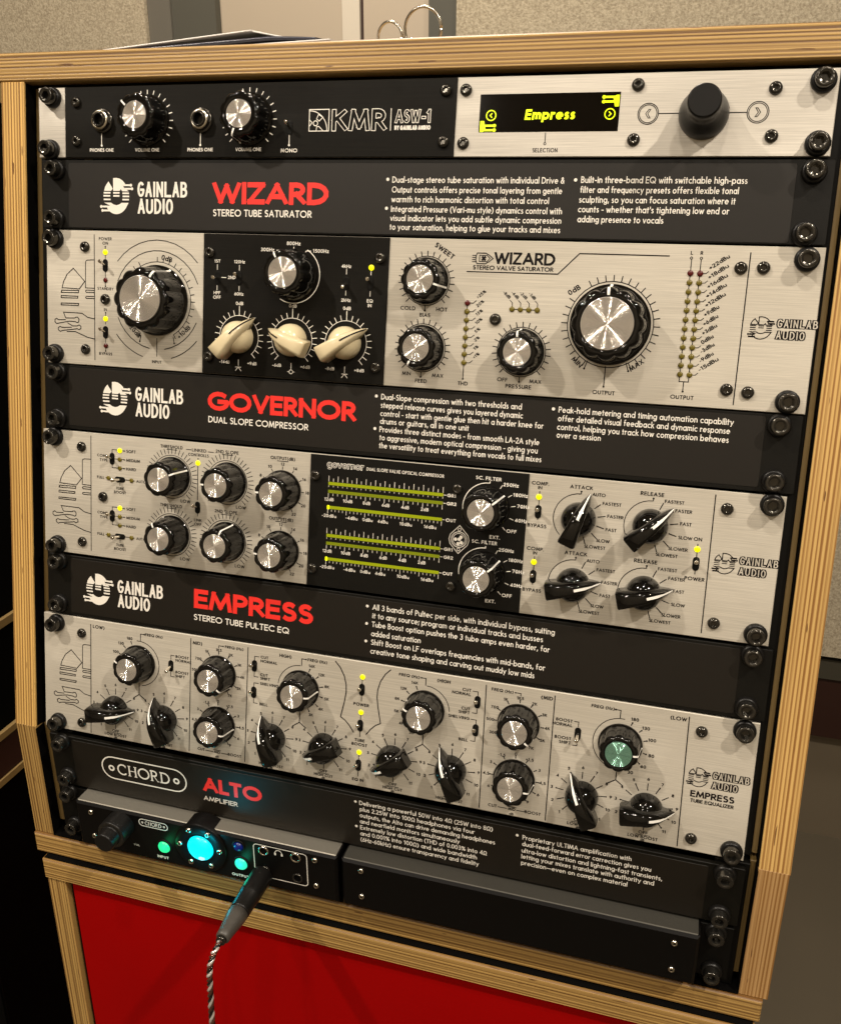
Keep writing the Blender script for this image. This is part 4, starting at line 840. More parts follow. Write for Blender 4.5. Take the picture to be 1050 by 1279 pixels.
for k, v0 in ((0, 0), (1, 39.85)):
    for i, s in enumerate(('SOFT', 'MEDIUM', 'HARD')):
        v = 233.8 + v0 + i * 6.05; led(U5, 58.1, v, 'led' if i == 0 else 'ledoff'); K.line([(59.6, v), (62.3, v)], .35, z); K.disc(61.4, -v, .5, z); text(K, s, 63.2, v + 1, 2.0, z, .16, align='l')
    K.line([(57, 233.5 + v0), (52.1, 233.5 + v0), (52.1, 246 + v0), (57, 246 + v0)], .35, z); K.line([(53, 239.8 + v0), (57, 239.8 + v0)], .35, z)
    text(K, 'COMP.', 44.6, 239.2 + v0, 1.9, z, .15); text(K, 'TYPE', 45.4, 242.2 + v0, 1.9, z, .15); toggle(U5, 52.1, 239.8 + v0, 1)
    toggle(U5, 58.2, 253.7 + v0, 1, 90); led(U5, 49.2, 253.5 + v0, 'ledoff'); led(U5, 67.3, 253.6 + v0, 'ledoff'); K.line([(46.8, 253.5 + v0), (69.6, 253.6 + v0)], .35, z)
    text(K, 'FULL', 43, 254.4 + v0, 1.9, z, .15); text(K, 'AUTO', 71, 254.6 + v0, 1.9, z, .15, align='l'); K.line([(58.2, 256), (58.2, 258.2)] if k == 0 else [(58.2, 296), (58.2, 298.2)], .35, z)
    text(K, 'TUBE', 58.2, 260.8 + v0, 1.9, z, .15); text(K, 'BOOST', 58.2, 263.6 + v0, 1.9, z, .15)
    for u, s in ((98.0, 'THRESHOLD'), (139.0, '2ND SLOPE')):
        v = 248.1 + v0; K.ticks(u, v, 15.6, 19.4, [225 - i * 9 for i in range(31)], .36, z); K.circ(u, v, 14.6, .35, z)
        text(K, s, u - .3, 229.3 + v0 + .3 - .6, 2.2, z, .15, width=16.6); K.line([(u - 4, 229.8 + v0), (u + 4, 229.8 + v0)], .35, z); text(K, 'LOW', u + 10.6, 264.8 + v0, 2.2, z, .15)
        knob(U5, 'mid', u + .5 if u < 120 else u + .8, v - .4, {(98.0, 0): 24, (98.0, 1): 116, (139.0, 0): 181, (139.0, 1): 68}[(u, k)])
    u, v = 178.4, 249.4 + v0; text(K, 'OUTPUT(dB)', u, 229.6 + v0, 2.2, z, .15, width=17); K.line([(u - 4, 230.4 + v0), (u + 4, 230.4 + v0)], .35, z)
    for i, s in enumerate(('4', '6', '8', '10', '12', '14', '16', '18', '20', '22')):
        a = 90 - (i - 4) * 30; 
        if i < 1: continue
        c_, q_ = math.cos(R_(a)), math.sin(R_(a)); K.ticks(u, v, 13.6, 15.6, [a], .4, z); text(K, s, u + 17.6 * c_, v - 17.2 * q_ + 1, 2.0, z, .16)
    knob(U5, 'mid', u + .1, v, 178)
K.line([(108.6, 228.6), (112.6, 228.6)], .35, z); K.line([(124.8, 228.9), (129, 228.9)], .35, z); text(K, 'LINKED', 118.3, 229.6, 2.1, z, .15, width=10.6); text(K, 'CONTROLLS', 117.8, 232.7, 2.0, z, .15, width=15)
led(U5, 117.5, 237); K.line([(117.5, 239), (117.5, 262)], .4, z); K.disc(117.6, -234.2, .5, z); toggle(U5, 117.7, 267, 1); K.line([(117.8, 271), (117.8, 273)], .35, z); text(K, 'LINK', 118, 276.6, 2.0, z, .15); text(K, 'OFF', 118, 279.4, 2.0, z, .15)
zz = 1.05
outl = MB(); inn = MB(); outlined(outl, inn, 'governor', 209.2, 231.4, 4.9, zz, .24, .07, align='l', width=25, gap=-.02)
U5.add('logo_outline', outl, M['white']); U5.add('logo_fill', inn, M['powder'])
text(W_, 'DUAL SLOPE VALVE OPTICAL COMPRESSOR', 235.9, 231, 2.1, zz, .15, align='l', width=50, gap=.12)
for k, v0 in ((0, 0), (1, 33.75)):
    for j, (v, mat, lab) in enumerate(((241.5, 'meter', 'GR1'), (246.6, 'meterdim', 'GR2'), (256.9, 'meter', 'OUT'))):
        vv = v + v0; mb = MB().box(210.7, 286.2, vv - 1.0, vv + 1.0, .9, 1.06); U5.add('meter_bar', mb, M[mat], label='%s bar of the %s meter group' % (('upper', 'dimmer middle', 'lowest')[j], ('upper', 'lower')[k]))
        text(W_, lab, 290.4 - 1.8, vv + 1.0, 2.1, zz, .2, align='l')
        W_.line([(286.4, vv), (288, vv)], .35, zz)
        if j == 2: U5.add('meter_end_light', MB().rrect(210.4, 212.0, vv - 1.3, vv + 1.3, .9, 1.2, .5, bev=.1), M['meterhot'])
    for i in range(25):
        u = 211 + i * 3.12; W_.line([(u, 240.2 + v0), (u, (236.6 if i % 2 == 0 else 238.2) + v0)], .35, zz); W_.line([(u, 242.8 + v0), (u, 243.8 + v0)], .3, zz); W_.line([(u, 247.8 + v0), (u, (250.6 if i % 4 == 0 else 249.4) + v0)], .32, zz)
    for i in range(31):
        u = 211 + i * 2.5; W_.line([(u, 258.2 + v0), (u, (260.8 if i % 5 == 0 else 259.6) + v0)], .3, zz)
    for i, s in enumerate(('12dB', '10dB', '8dB', '6dB', '4dB', '2dB')): text(W_, s, 211.6 + i * 12.65, 252.8 + v0, 2.1, zz, .16)
    for u, s in ((212, '-20dBu'), (227.3, '-4dBu'), (238, '0dBu'), (248.1, '4dBu'), (263.2, '10dBu'), (278.9, '16dBu')): text(W_, s, u, 263.4 + v0, 2.1, zz, .16)
    v = 247.0 + v0 * 1.19; W_.circ(314.3, v, 15.6, .5, zz, 88, 190); W_.line([(314.6, v - 15.4), (314.6, v - 16.8)], .5, zz)
    text(W_, 'SC. FILTER', 313.6, v - (17.2 if k == 0 else 18.0), 2.2, zz, .19)
    for s, a in (('250Hz', 62), ('180Hz', 34), ('70Hz', 10), ('40Hz', -19), ('OFF', -47)):
        c_, q_ = math.cos(R_(a)), math.sin(R_(a)); W_.ticks(314.3, v, 14.4, 17.0, [a], .4, zz); text(W_, s, 314.3 + 18 * c_, v - 17.4 * q_ + .9, 2.2, zz, .2, align='l')
    text(W_, 'EXT.', 319.8, v + 18.4, 2.2, zz, .2)
    knob(U5, 'scf', 314.0, v - .4, 40, 1.0)
for r, t in ((6.2, .45), (4.9, .35)): W_.circ(297.7, 268.2, r * .78, t, zz, 0, 360)
W_.line([(297.7, 259.4), (303.2, 265.2), (304, 268.2), (303.2, 271.2), (297.7, 277), (292.2, 271.2), (291.4, 268.2), (292.2, 265.2), (297.7, 259.4)], .4, zz)
for v in (262, 274.4): W_.circ(297.7, v, .9, .35, zz)
for (a, b) in ((-2.2, 0), (1.2, 1.6), (1.6, -1.8), (-.4, -2.6), (.2, .2)): W_.disc(297.7 + a, -268.2 + b, 1.1, zz)
for v0, s2 in ((0, 0), (39.9, 1)):
    text(K, 'COMP.', 344.8, 229.9 + v0, 2.2, z, .16); text(K, 'IN', 344.8, 232.4 + v0, 2.0, z, .16); K.line([(344.7, 233.4 + v0), (344.7, 251)if v0 == 0 else (344.7, 291)], .35, z)
    led(U5, 344.5, 237 + v0); toggle(U5, 344.7, 246 + v0, 1); text(K, 'BYPASS', 344.6, 255.6 + v0, 2.2, z, .16)
    for (u, nm, lst, a0) in ((368.9, 'ATTACK', ('AUTO', 'FASTEST', 'FASTER', 'FAST', 'SLOW', 'SLOWEST'), 67), (410, 'RELEASE', ('FASTEST', 'FASTER', 'FAST', 'SLOW', 'SLOWER', 'SLOWEST'), 67)):
        v = 247.8 + v0; text(K, nm, u + (.1 if nm[0] == 'A' else -.6), 230 + v0, 2.3, z, .16); K.disc(u + .3, -(231.4 + v0), .6, z)
        K.line([(u + .3, 231.5 + v0), (u + .3, 233.0 + v0)], .35, z); K.circ(u, v, 15, .35, z, 89, 225)
        for i, s in enumerate(lst):
            a = a0 - i * 27.7; c_, q_ = math.cos(R_(a)), math.sin(R_(a)); K.ticks(u, v, 11, 15.6, [a], .42, z); text(K, s, u + 16.4 * c_ + (.3 if i < 4 else -.6), v - 16.8 * q_ + 1, 2.0, z, .155, align='l', gap=.10)
chicken(U5, 368.9, 247.9, 70); chicken(U5, 410, 247.5, 44); chicken(U5, 368.8, 287.8, 12); chicken(U5, 410, 287.4, 14)
text(K, 'ON', 436.9, 253.4, 2.1, z, .16); K.line([(437.2, 255), (437.3, 273)], .35, z); led(U5, 437.2, 258.2); toggle(U5, 437.3, 266.7, 1); text(K, 'POWER', 437.4, 276.8, 2.2, z, .16)
K.line([(443.9, 225.7), (444.4, 307.3)], .45, z); silver_logo(K, Lt, 452.7, 264.8, z)
letter(U5, 'dark_lettering', K, M['ink'], (36, 77, 116, 120, 160, 250, 350, 394, 432, 443)); letter(U5, 'white_lettering', W_, M['white'], (289, 307)); U5.add('logo_fill', Lt, M['plate'])
# ------------------------------------------------------------------ unit 7: equaliser
U7 = Unit('tube_equaliser', 'silver unit crowded with black knobs, three yellow lamps in its middle, one cap green', 'rack unit', FU, 240, 444, 0)
U7.add('faceplate', MB().box(-5.0, 482.5, 356.4, 443.2, -3, 0, .35), M['plate'])
bolts(U7, [(6.2, 362.7), (6.7, 437.9), (474.4, 361.9), (475.3, 438.1)])
screws(U7, [(26.8, 367.7), (26.2, 435.5), (451, 366.9), (451.8, 435)])
K = MB(1.42); Lt = MB()
K.line([(34.2, 360), (33.8, 442.3)], .45, z); side_art(K, 34.0, 355.6, z)
for u0, u1 in ((113.9, 113.6), (157.1, 156.6), (321, 321.9), (364, 364.4), (443.2, 444.4)): K.line([(u0, 358.8), (u1, 441.8)], .45, z)
C_ = 239.1
def mir(u): return 2 * C_ - u
for s in (0, 1):
    f = (lambda u: u) if s == 0 else mir
    sg = 1 if s == 0 else -1
    A = (lambda a: a) if s == 0 else (lambda a: 180 - a)
    def lab(st, u, v, h=2.0, **k): text(K, st, f(u), v, h, z, .17, **k)
    # low band
    u, v = 72.9, 383.2; K.circ(f(u), v, 16.4, .35, z, *sorted((A(95), A(-80))) if s == 0 else (A(95), A(-80)))
    K.line([(f(74.4), 366.8), (f(74.4), 361.6), (f(78), 361.6)], .4, z); K.disc(f(77.4), -361.6, .6, z); lab('FREQ (Hz)', 85.0, 362.4, 2.0)
    for i, st in enumerate(('180', '130', '100', '80', '60', '30')):
        a = 112 + 25 * i if i < 3 else 112 + 27 * i; c_, q_ = math.cos(R_(A(a))), math.sin(R_(A(a))); K.ticks(f(u), v, 14, 16, [A(a)], .42, z, .55); text(K, st, f(u) + 19.2 * c_, v - 18.4 * q_ + .9, 2.1, z, .17)
    K.line([(f(u + .6), 397.5), (f(u + .6), 406.2)], .45, z); K.line([(f(u - 4), 409.6), (f(u + .6), 406.3), (f(u + 5.6), 409.6)], .45, z)
    if s == 0: text(K, 'LOW)', 36, 362.6, 2.4, z, .17, align='l')
    else: text(K, '(LOW', 442, 362.2, 2.4, z, .17, align='r')
    knob(U7, 'emp' if s == 0 else 'green', f(u), v, 152 if s == 0 else 2, label=None if s == 0 else 'knob with a green tinted cap')
    # boost switch
    v = 381; toggle(U7, f(98.6), v, -1); K.line([(f(98.6), 376.5), (f(98.6), 373.4), (f(101.4), 373.4)], .35, z); K.line([(f(98.6), 385), (f(98.6), 388.8), (f(101.4), 388.8)], .35, z)
    for st, vv in (('BOOST', 374.6), ('NORMAL', 377.4), ('BOOST', 386), ('SHIFT', 388.8)): text(K, st, f(102.3), vv, 2.0, z, .17, align='l' if s == 0 else 'r')
    # chicken dials
    for (uc, nm, sp) in ((54.3, 'LOW BOOST', 0), (93.5, 'LOW CUT', 0), (176.3, 'HIGH BOOST', 0), (214.7, 'HIGH CUT', 0)):
        x = f(uc)
        for i in range(12):
            a = 90 - (i - 6) * 27.7 if i else 270
            c_, q_ = math.cos(R_(a)), math.sin(R_(a)); K.ticks(x, 420.4, 10.8, 15.4, [a], .42, z, .5 if i in (5, 7, 3, 1, 11, 9) else 0)
            if i: text(K, str(i), x + 18.2 * c_, 420.4 - 18.2 * q_ + 1.0, 2.0, z, .18)
        text(K, 'OFF', x, 438.2, 2.0, z, .17); K.line([(x - 4.2, 438.8), (x + 4.2, 438.8)], .3, z); text(K, nm, x, 441.2, 2.0, z, .17); text(K, 'dB', x, 443.1 - .2, 1.5, z, .17)
    # mid band
    u, v = 135.3, 381.0; K.line([(f(135.4), 365.8), (f(135.4), 361.3), (f(139.6), 361.3)], .35, z) if 0 else None
    K.line([(f(135.2), 362.8), (f(135.2), 361.0), (f(138.8), 361.0)], .35, z); K.disc(f(138.6), -361, .5, z); lab('FREQ (Hz)', 146.8, 362.0, 2.0)
    if s == 0: text(K, 'MID)', 115.4, 362.8, 2.4, z, .17, align='l')
    else: text(K, '(MID', 362.8, 362.4, 2.4, z, .17, align='r')
    for i, st in enumerate(('300', '500', '700', '1K', '1K5', '2K', '3K', '4K', '5K', '7K')):
        a = 90 - (i - 4) * 30; c_, q_ = math.cos(R_(a)), math.sin(R_(a)); K.ticks(f(u), v, 13.6, 15.6, [a], .42, z, .5); text(K, st, f(u) + 18.0 * c_, v - 16.8 * q_ + .9, 2.0, z, .17)
    knob(U7, 'emp', f(u) + .0, v + .2, -38)
    u, v = 135.4, 417.8
    for i, st in enumerate(('9', '6', '4,5', '3', '-1,5', '0', '+1,5', '3', '4,5', '6', '9')):
        a = 90 - (i - 5) * 29.5; c_, q_ = math.cos(R_(a)), math.sin(R_(a)); K.ticks(f(u), v, 13.6, 15.6, [a], .42, z, .5); text(K, st, f(u) + 18.0 * c_, v - 16.6 * q_ + .9, 2.0, z, .17)
    knob(U7, 'emp', f(u), v + .2, -4)
    x = f(135.4); text(K, 'CUT', x - 12.4, 439.4, 2.0, z, .17); text(K, 'MID', x, 439.4, 1.9, z, .17); text(K, 'BOOST', x + 13.4, 439.4, 2.0, z, .17); K.line([(x - 9, 438.6), (x - 3, 438.6)], .35, z); K.line([(x + 3, 438.6), (x + 8.6, 438.6)], .35, z); text(K, 'dB', x, 442.6, 1.7, z, .17); K.line([(x - 3, 437), (x + 3, 437)], .3, z)
    # high switches
    for (vv, a, b, c, d) in ((371.2, 'CUT', 'NORMAL', 'CUT', 'SHIFT'), (390.0, 'SHELVING', None, 'BELL', None)):
        toggle(U7, f(162.1), vv, 1); K.line([(f(162.1), vv - 4), (f(162.1), vv - 6.8), (f(165.6), vv - 6.8)], .35, z); K.line([(f(162.1), vv + 4.6), (f(162.1), vv + 7.6), (f(165.2), vv + 7.6)], .35, z)
        al = 'l' if s == 0 else 'r'; text(K, a, f(166.6), vv - 6.0, 2.0, z, .17, align=al)
        if b: text(K, b, f(166.6), vv - 3.2, 2.0, z, .17, align=al)
        text(K, c, f(166.6), vv + (6.4 if d else 8.6), 2.0, z, .17, align=al)
        if d: text(K, d, f(166.6), vv + 9.0, 2.0, z, .17, align=al)
    # high freq
    u, v = 196.1, 382.2; K.circ(f(u), v, 16.4, .35, z, A(175), A(92)); K.line([(f(196.3), 365.8), (f(196.3), 361), (f(199.6), 361)], .4, z); K.disc(f(199.4), -361, .55, z); lab('FREQ (Hz)', 207.4, 361.9, 2.0)
    text(K, 'HIGH)' if s == 0 else '(HIGH', f(184.6), 362.0, 2.2, z, .17)
    for i, st in enumerate(('16K', '12K', '8K', '5K', '4K', '3K')):
        a = 67 - i * 26.5; c_, q_ = math.cos(R_(A(a))), math.sin(R_(A(a))); K.ticks(f(u), v, 13.8, 16, [A(a)], .42, z, .55); text(K, st, f(u) + 19.2 * c_, v - 18.6 * q_ + .9, 2.0, z, .17)
    K.line([(f(u), 397), (f(u), 405.6)], .45, z); K.line([(f(u - 5), 409.2), (f(u), 405.7), (f(u + 5), 409.2)], .45, z)
    knob(U7, 'emp', f(u), v, 3 if s == 0 else 156)
    # centre brackets
    K.line([(f(a), b) for a, b in ((219.9, 358.8), (223.6, 362.6), (226.6, 368), (228.2, 374), (228.4, 379), (227.4, 386), (225.2, 396.6), (228.6, 398.6), (231.8, 401.8), (234.8, 406))], .5, z)
chicken(U7, 54.4, 420.6, 6); chicken(U7, 93.6, 421.2, 117); chicken(U7, 176.2, 420.2, 116); chicken(U7, 214.6, 420.2, 207)
chicken(U7, 262.2, 420.2, 212); chicken(U7, 301.9, 419.6, 118); chicken(U7, 385.4, 421, 118); chicken(U7, 424, 421.2, 5)
for (lv, tv, names) in ((366.8, 375.5, ('POWER',)), (391.2, 400.4, ('TUBE', 'BOOST')), (419.2, 428.3, ('EQ IN',))):
    led(U7, 239.3, lv); toggle(U7, 239.2, tv, 1); K.line([(239.2, lv + 2), (239.2, tv + 8)], .35, z)
    for i, st in enumerate(names): text(K, st, 239.2, tv + 11.4 + i * 3.0, 2.1, z, .18)
silver_logo(K, Lt, 452, 395.6, z)
text(K, 'EMPRESS', 448.6, 408.3, 4.1, z, .17, align='l', width=24.8, gap=.12); text(K, 'TUBE EQUALIZER', 448.9, 411.7, 2.3, z, .17, align='l', width=24.6, gap=.10)
letter(U7, 'dark_lettering', K, M['ink'], (33, 113, 156, 216, 262, 321.9, 364.6, 442.6)); U7.add('logo_fill', Lt, M['plate'])
# ------------------------------------------------------------------ row 9: half-width amplifier and blank box
U9 = Unit('desktop_amplifier', 'small black half-width amplifier with glowing cyan lens and green lamps at bottom left', 'amplifier', FL, 120, 532, 0)
ZF = 13.0
b_ = MB().box(24, 229, 492.9, 531.6, -150, ZF, 1.6); body = U9.add('case', b_, M['anod'])
U9.add('lit_top', MB().box(25.2, 227.8, 492.3, 493.6, -149, ZF - 1.6, .5), M['lit_top'])  # thin slab whose grey stands for light falling on the case top
U9.add('mounting_ear', MB().box(1.5, 23.9, 493.2, 534.0, -2.5, 0, .3), M['black'])
bolts(U9, [(10.4, 496.8), (11, 526.6)])
b_ = MB(); b_.lathe([(20.2, ZF - 12), (20.2, ZF + 1.1), (19.6, ZF + 1.7), (13.2, ZF + 1.7), (12.2, ZF + .9), (11.2, ZF + .9)], 64, 126.0, -509.4); boss = U9.add('round_boss', b_, M['anod'])
b_ = MB(); b_.lathe([(10.0, ZF + .9), (9.8, ZF + 2.2), (8.6, ZF + 3.6), (6.4, ZF + 4.6), (3.5, ZF + 5.2), (1, ZF + 5.4)], 40, 126.0, -509.2); lens = U9.add('glowing_lens', b_, M['cyan'])
b_ = MB(); b_.lathe([(3.2, ZF + 4.7), (2.4, ZF + 5.1), (.6, ZF + 5.3)], 20, 127.2, -513.2); b_ = MB(); b_.lathe([(3.4, ZF + 3.7), (2.6, ZF + 4.6), (.6, ZF + 5.0)], 20, 127.6, -514.2); U9.add('lens_core', b_, M['cyanhot'], parent=lens)
for (u, v) in ((118.2, 495.2), (132.9, 495.6), (141.4, 508.2), (133.7, 522.4), (117.8, 522.6), (110.1, 508.5)): U9.place('button_screw', ME_button_s, u, v, ZF + 1.7, 10)
for (u, v) in ((36.7, 499.9), (37.1, 521), (213, 498.6), (213.2, 520.4)): U9.place('button_screw', ME_button_s, u, v, ZF, 20)
for (u, v, m, lb) in ((95.7, 516.6, 'ledgreen', 'green input lamp'), (156.8, 515.9, 'ledgreen2', 'mint green output lamp'), (155.8, 501, 'bluedark', 'small unlit blue lamp')):
    r = 4.8 if m != 'bluedark' else 3.6; b_ = MB(); b_.lathe([(r, ZF), (r * .95, ZF + 1.1), (r * .75, ZF + 2.1), (r * .4, ZF + 2.7), (r * .1, ZF + 2.9)], 24, u, -v); U9.add('lamp', b_, M[m], label=lb)
    b_ = MB(); b_.lathe([(r + 1.4, ZF), (r + 1.3, ZF + .5), (r, ZF + .7), (r, ZF + .1)], 24, u, -v, close=False); U9.add('lamp_ring', b_, M['black'])
b_ = MB(); b_.lathe([(10.6, 0), (10.6, 12.5), (10.2, 13.2), (7.6, 13.4), (7.3, 14.2), (7.3, 21), (6.9, 22), (6.2, 22.2)], 48); kb = U9.place('volume_knob', mesh('volume_knob_body', b_, M['matteblack']), 61.5, 504.2, ZF)
b_ = MB(); b_.lathe([(10.2, 13.25), (9.6, 13.5), (8.0, 13.45)], 48, close=False); U9.place('knob_rim', mesh('knob_rim', b_, M['steel_black']), 0, 0, parent=kb, rel=True)
W_ = MB(); zf = ZF + .06
text(W_, 'INPUT', 93.6, 527.6, 2.3, zf, .2); text(W_, 'OUTPUT', 155.4, 528, 2.3, zf, .2); pill(W_, 88.4, 499.0, 11.6, 2.9, .55, zf); serif(W_, 'CHORD', 88.4, 499.0, 2.9, zf, 13)
for u in (79.6, 97.2): W_.circ(u, 499.0, .6, .5, zf)
pts = []
for (cx, cy, a) in ((204.4, -498.4, 90), (204.4, -520.2, 0), (169.8, -520.2, -90), (169.8, -498.4, 180)):
    pts += arc(cx, cy, 2.6, 2.6, a, a - 90, 5)
pts.append(pts[0]); W_.ribbon(pts, .55, zf)
W_.circ(186, 500, 2.6, .5, zf, -10, 190); W_.line([(183.5, 499.8), (183.5, 501.8)], 1.3, zf); W_.line([(188.5, 499.8), (188.5, 501.8)], 1.3, zf)
text(W_, 'VOL', 72.5, 521.5, 1.6, zf, .16)
U9.add('white_lettering', W_, M['white'])
for (u, v, m) in ((174.8, 500.4, 'chrome'), (198.7, 500.1, 'chrome'), (199.4, 517.6, 'steel_black'), (174.8, 517.6, 'steel_black')):
    b_ = MB(); b_.lathe([(3.9, ZF), (3.8, ZF + .7), (3.1, ZF + .9), (2.7, ZF + .5)], 24, u, -v, close=False); b_.lathe([(2.7, ZF + .5), (2.7, ZF + .02)], 24, u, -v, close=False); r_ = U9.add('socket_ring', b_, M[m]); b_ = MB(); b_.disc(u, -v, 2.7, ZF + .03, 20); U9.add('socket_hole', b_, M['void'], parent=r_)
U10 = Unit('blank_enclosure', 'plain black half-width box beside the small amplifier, four tiny screws and a top coloured grey as if lit', 'blank box', FL, 347, 532, 0)
U10.add('case', MB().box(232, 463.4, 492.9, 531.6, -150, ZF, 1.6), M['anod']); U10.add('lit_top', MB().box(233.2, 462.2, 492.3, 493.6, -149, ZF - 1.6, .5), M['lit_top2'])  # case top again a separate slab with the light in its colour
U10.add('mounting_ear', MB().box(463.6, 483, 493.2, 534, -2.5, 0, .3), M['black']); bolts(U10, [(472.9, 497.4), (473.5, 528.2)])
for (u, v) in ((246.2, 499), (246.3, 520.6), (449, 501), (449.2, 522)): U10.place('button_screw', ME_button_s, u, v, ZF, 20)
def glowlight(name, u, v, w, e, c, r):
    d = bpy.data.lights.new(name, 'POINT'); d.energy = e; d.color = c; d.shadow_soft_size = r
    o = bpy.data.objects.new(name, d); col.objects.link(o); o.matrix_world = FL @ Matrix.Translation((u * .001, -v * .001, w * .001))
glowlight('lens_light', 126, 509.2, ZF + 15, .035, (.0, .75, .95), .006)
glowlight('input_lamp_light', 95.7, 516.6, ZF + 7, .0022, (.02, .9, .3), .003)
glowlight('output_lamp_light', 156.8, 515.9, ZF + 7, .003, (.02, .9, .5), .003)
# ------------------------------------------------------------------ jack plug with twisted cable
def tube(mb, pts, r, n=12, caps=True):
    pts = [Vector(p) for p in pts]; N = len(pts); rr = r if isinstance(r, (list, tuple)) else [r] * N
    up0 = Vector((0.31, .2, .93)); b = len(mb.v)
    for i, p in enumerate(pts):
        d = (pts[min(i + 1, N - 1)] - pts[max(i - 1, 0)]).normalized(); a = d.cross(up0).normalized(); c = d.cross(a).normalized()
        for k in range(n):
            t = 2 * math.pi * k / n; mb.v.append(tuple(p + (a * math.cos(t) + c * math.sin(t)) * rr[i]))
    for i in range(N - 1):
        for k in range(n):
            j = (k + 1) % n; mb.f.append((b + i * n + k, b + (i + 1) * n + k, b + (i + 1) * n + j, b + i * n + j)); mb.smooth.add(len(mb.f) - 1)
    if caps: mb.f.append(tuple(b + k for k in range(n))); mb.f.append(tuple(b + (N - 1) * n + k for k in reversed(range(n))))
    return mb
PU, PV = 174.8, 517.6
PL = Unit('jack_plug', 'black audio plug in the amplifier with grey boot and twisted copper cable hanging down', 'cable', FL, PU, PV, ZF)
P0 = Vector((PU, -PV, ZF)); PD = Vector((-.02, -.03, 1)).normalized()
PL.add('plug_tip', tube(MB(), [P0 + PD * t for t in (-3, 4)], 2.3, 16), M['chrome'])
PL.add('plug_shell', tube(MB(), [P0 + PD * t for t in (3.2, 3.6, 5, 22, 24, 24.6, 37, 38.4, 38.6)], [5.8, 7.2, 7.6, 7.6, 7.6, 7.2, 7.0, 6.8, 5.2], 28), M['matteblack'])
PL.add('boot', tube(MB(), [P0 + PD * t for t in (38.3, 39, 44, 50, 56, 60, 61)], [5.4, 6.9, 6.6, 5.8, 5.0, 4.7, 3.9], 24), M['rubber'])
PL.add('boot_collar', tube(MB(), [P0 + PD * t for t in (60.6, 63.4)], [3.4, 3.2], 16), M['steel_black'])
E0 = P0 + PD * 62
def cen(t):  # cable centre line: leaves the boot, bends down and hangs
    a = min(t / 34, 1); e_ = 1 - (1 - a) ** 2; return E0 + Vector((-2.2 * e_ + .8 * math.sin(t / 16), -(t - 17 * e_), 15 * e_))
for ph, m in ((0, 'copper'), (1, 'silverwire'), (2, 'darkwire')):
    if m not in M: M[m] = flat(m + '_jacket', {'copper': (.10, .04, .025), 'silverwire': (.68, .64, .60), 'darkwire': (.008, .006, .005)}[m], .2, metal=.5, coat=.6)
    pts = []
    for i in range(260):
        t = i * .75; q = 2 * math.pi * (t / (10.5 if t < 36 else 14) + ph / 3 + .06 * math.sin(t * .37 + ph * 2)); c = cen(t); pts.append(c + Vector((1.05 * math.cos(q), 0, 1.05 * math.sin(q))))
    PL.add('cable_strand', tube(MB(), pts, 1.0, 10), M[m], label={'copper': 'copper coloured strand', 'silverwire': 'silver strand', 'darkwire': 'dark strand'}[m])
# ------------------------------------------------------------------ the lower pedestal
pd = Unit('pedestal_cabinet', 'lower plywood cabinet with a dark red front panel under the rack', 'cabinet', IDN, 0, 0, 0)
wbox(pd, 'top_board', FL, M['plyc'], (-19.6, 503, 561.4, 579.2, -330, 8.4), .8)
wbox(pd, 'top_lining', FL, M['void'], (-18.6, 502, 560.5, 561.2, -330, 6.6), 0)
wbox(pd, 'side_post', FL, M['plyp'], (-18.8, -2.4, 579.4, 1444, -330, 7.2), .8); wbox(pd, 'side_post', FL, M['plyp'], (487, 502.4, 579.4, 1444, -330, 7.2), .8)
wbox(pd, 'black_reveal', FL, M['void'], (-2.3, 486.9, 579.4, 1440, -20, 1.0), 0)
wbox(pd, 'red_front', FL, M['redpanel'], (1.4, 484, 581.0, 1430, 1.1, 4.0), .4)
# ------------------------------------------------------------------ things on top of the rack
TZ = t0[1] - .0003
def topthing(name, label, cat, x, y): 
    o = Unit(name, label, cat, Matrix.Translation((x, y, TZ)), 0, 0, 0); return o
def sheet(mb, prof, y0, y1, th, skew=0.0, lift=0.0):
    """curved sheet: profile of (x, z) mm, extruded from y0 to y1 with thickness"""
    n = len(prof); b = len(mb.v)
    for (y, dz) in ((y0, 0), (y1, lift)):
        for k in (0, th): mb.v += [(x + skew * (y - y0), y, z_ + k + dz) for x, z_ in prof]
    I = lambda yy, k, i: b + (yy * 2 + k) * n + i
    for i in range(n - 1):
        mb.f += [(I(0, 1, i), I(0, 1, i + 1), I(1, 1, i + 1), I(1, 1, i)), (I(0, 0, i + 1), I(0, 0, i), I(1, 0, i), I(1, 0, i + 1)), (I(0, 0, i), I(0, 0, i + 1), I(0, 1, i + 1), I(0, 1, i)), (I(1, 0, i + 1), I(1, 0, i), I(1, 1, i), I(1, 1, i + 1))]
        for q in range(4): mb.smooth.add(len(mb.f) - 1 - q)
    mb.f += [(I(0, 0, 0), I(0, 1, 0), I(1, 1, 0), I(1, 0, 0)), (I(0, 0, n - 1), I(1, 0, n - 1), I(1, 1, n - 1), I(0, 1, n - 1))]
x0 = -241.3
fy = t0[0] * 1000
pa = topthing('brochure_stack', 'loose white sheets and a dark brochure curling up on the top board', 'papers', 0, t0[0])
def pf(x0_, x1_, f, n=18): return [(x0_ + (x1_ - x0_) * i / n - 241.3, f(i / n)) for i in range(n + 1)]
b_ = MB(); sheet(b_, pf(36, 200, lambda t: 1.4 + 4.2 * t), -20, 190, 1.0, .05); pa.add('white_sheet', b_, M['paper'])
b_ = MB(); sheet(b_, pf(44, 190, lambda t: 2.8 + 6.0 * t * (1 if t < .8 else 1 - 2.2 * (t - .8))), -18, 180, 1.8, .07, 1); pa.add('dark_brochure', b_, M['darkprint'])
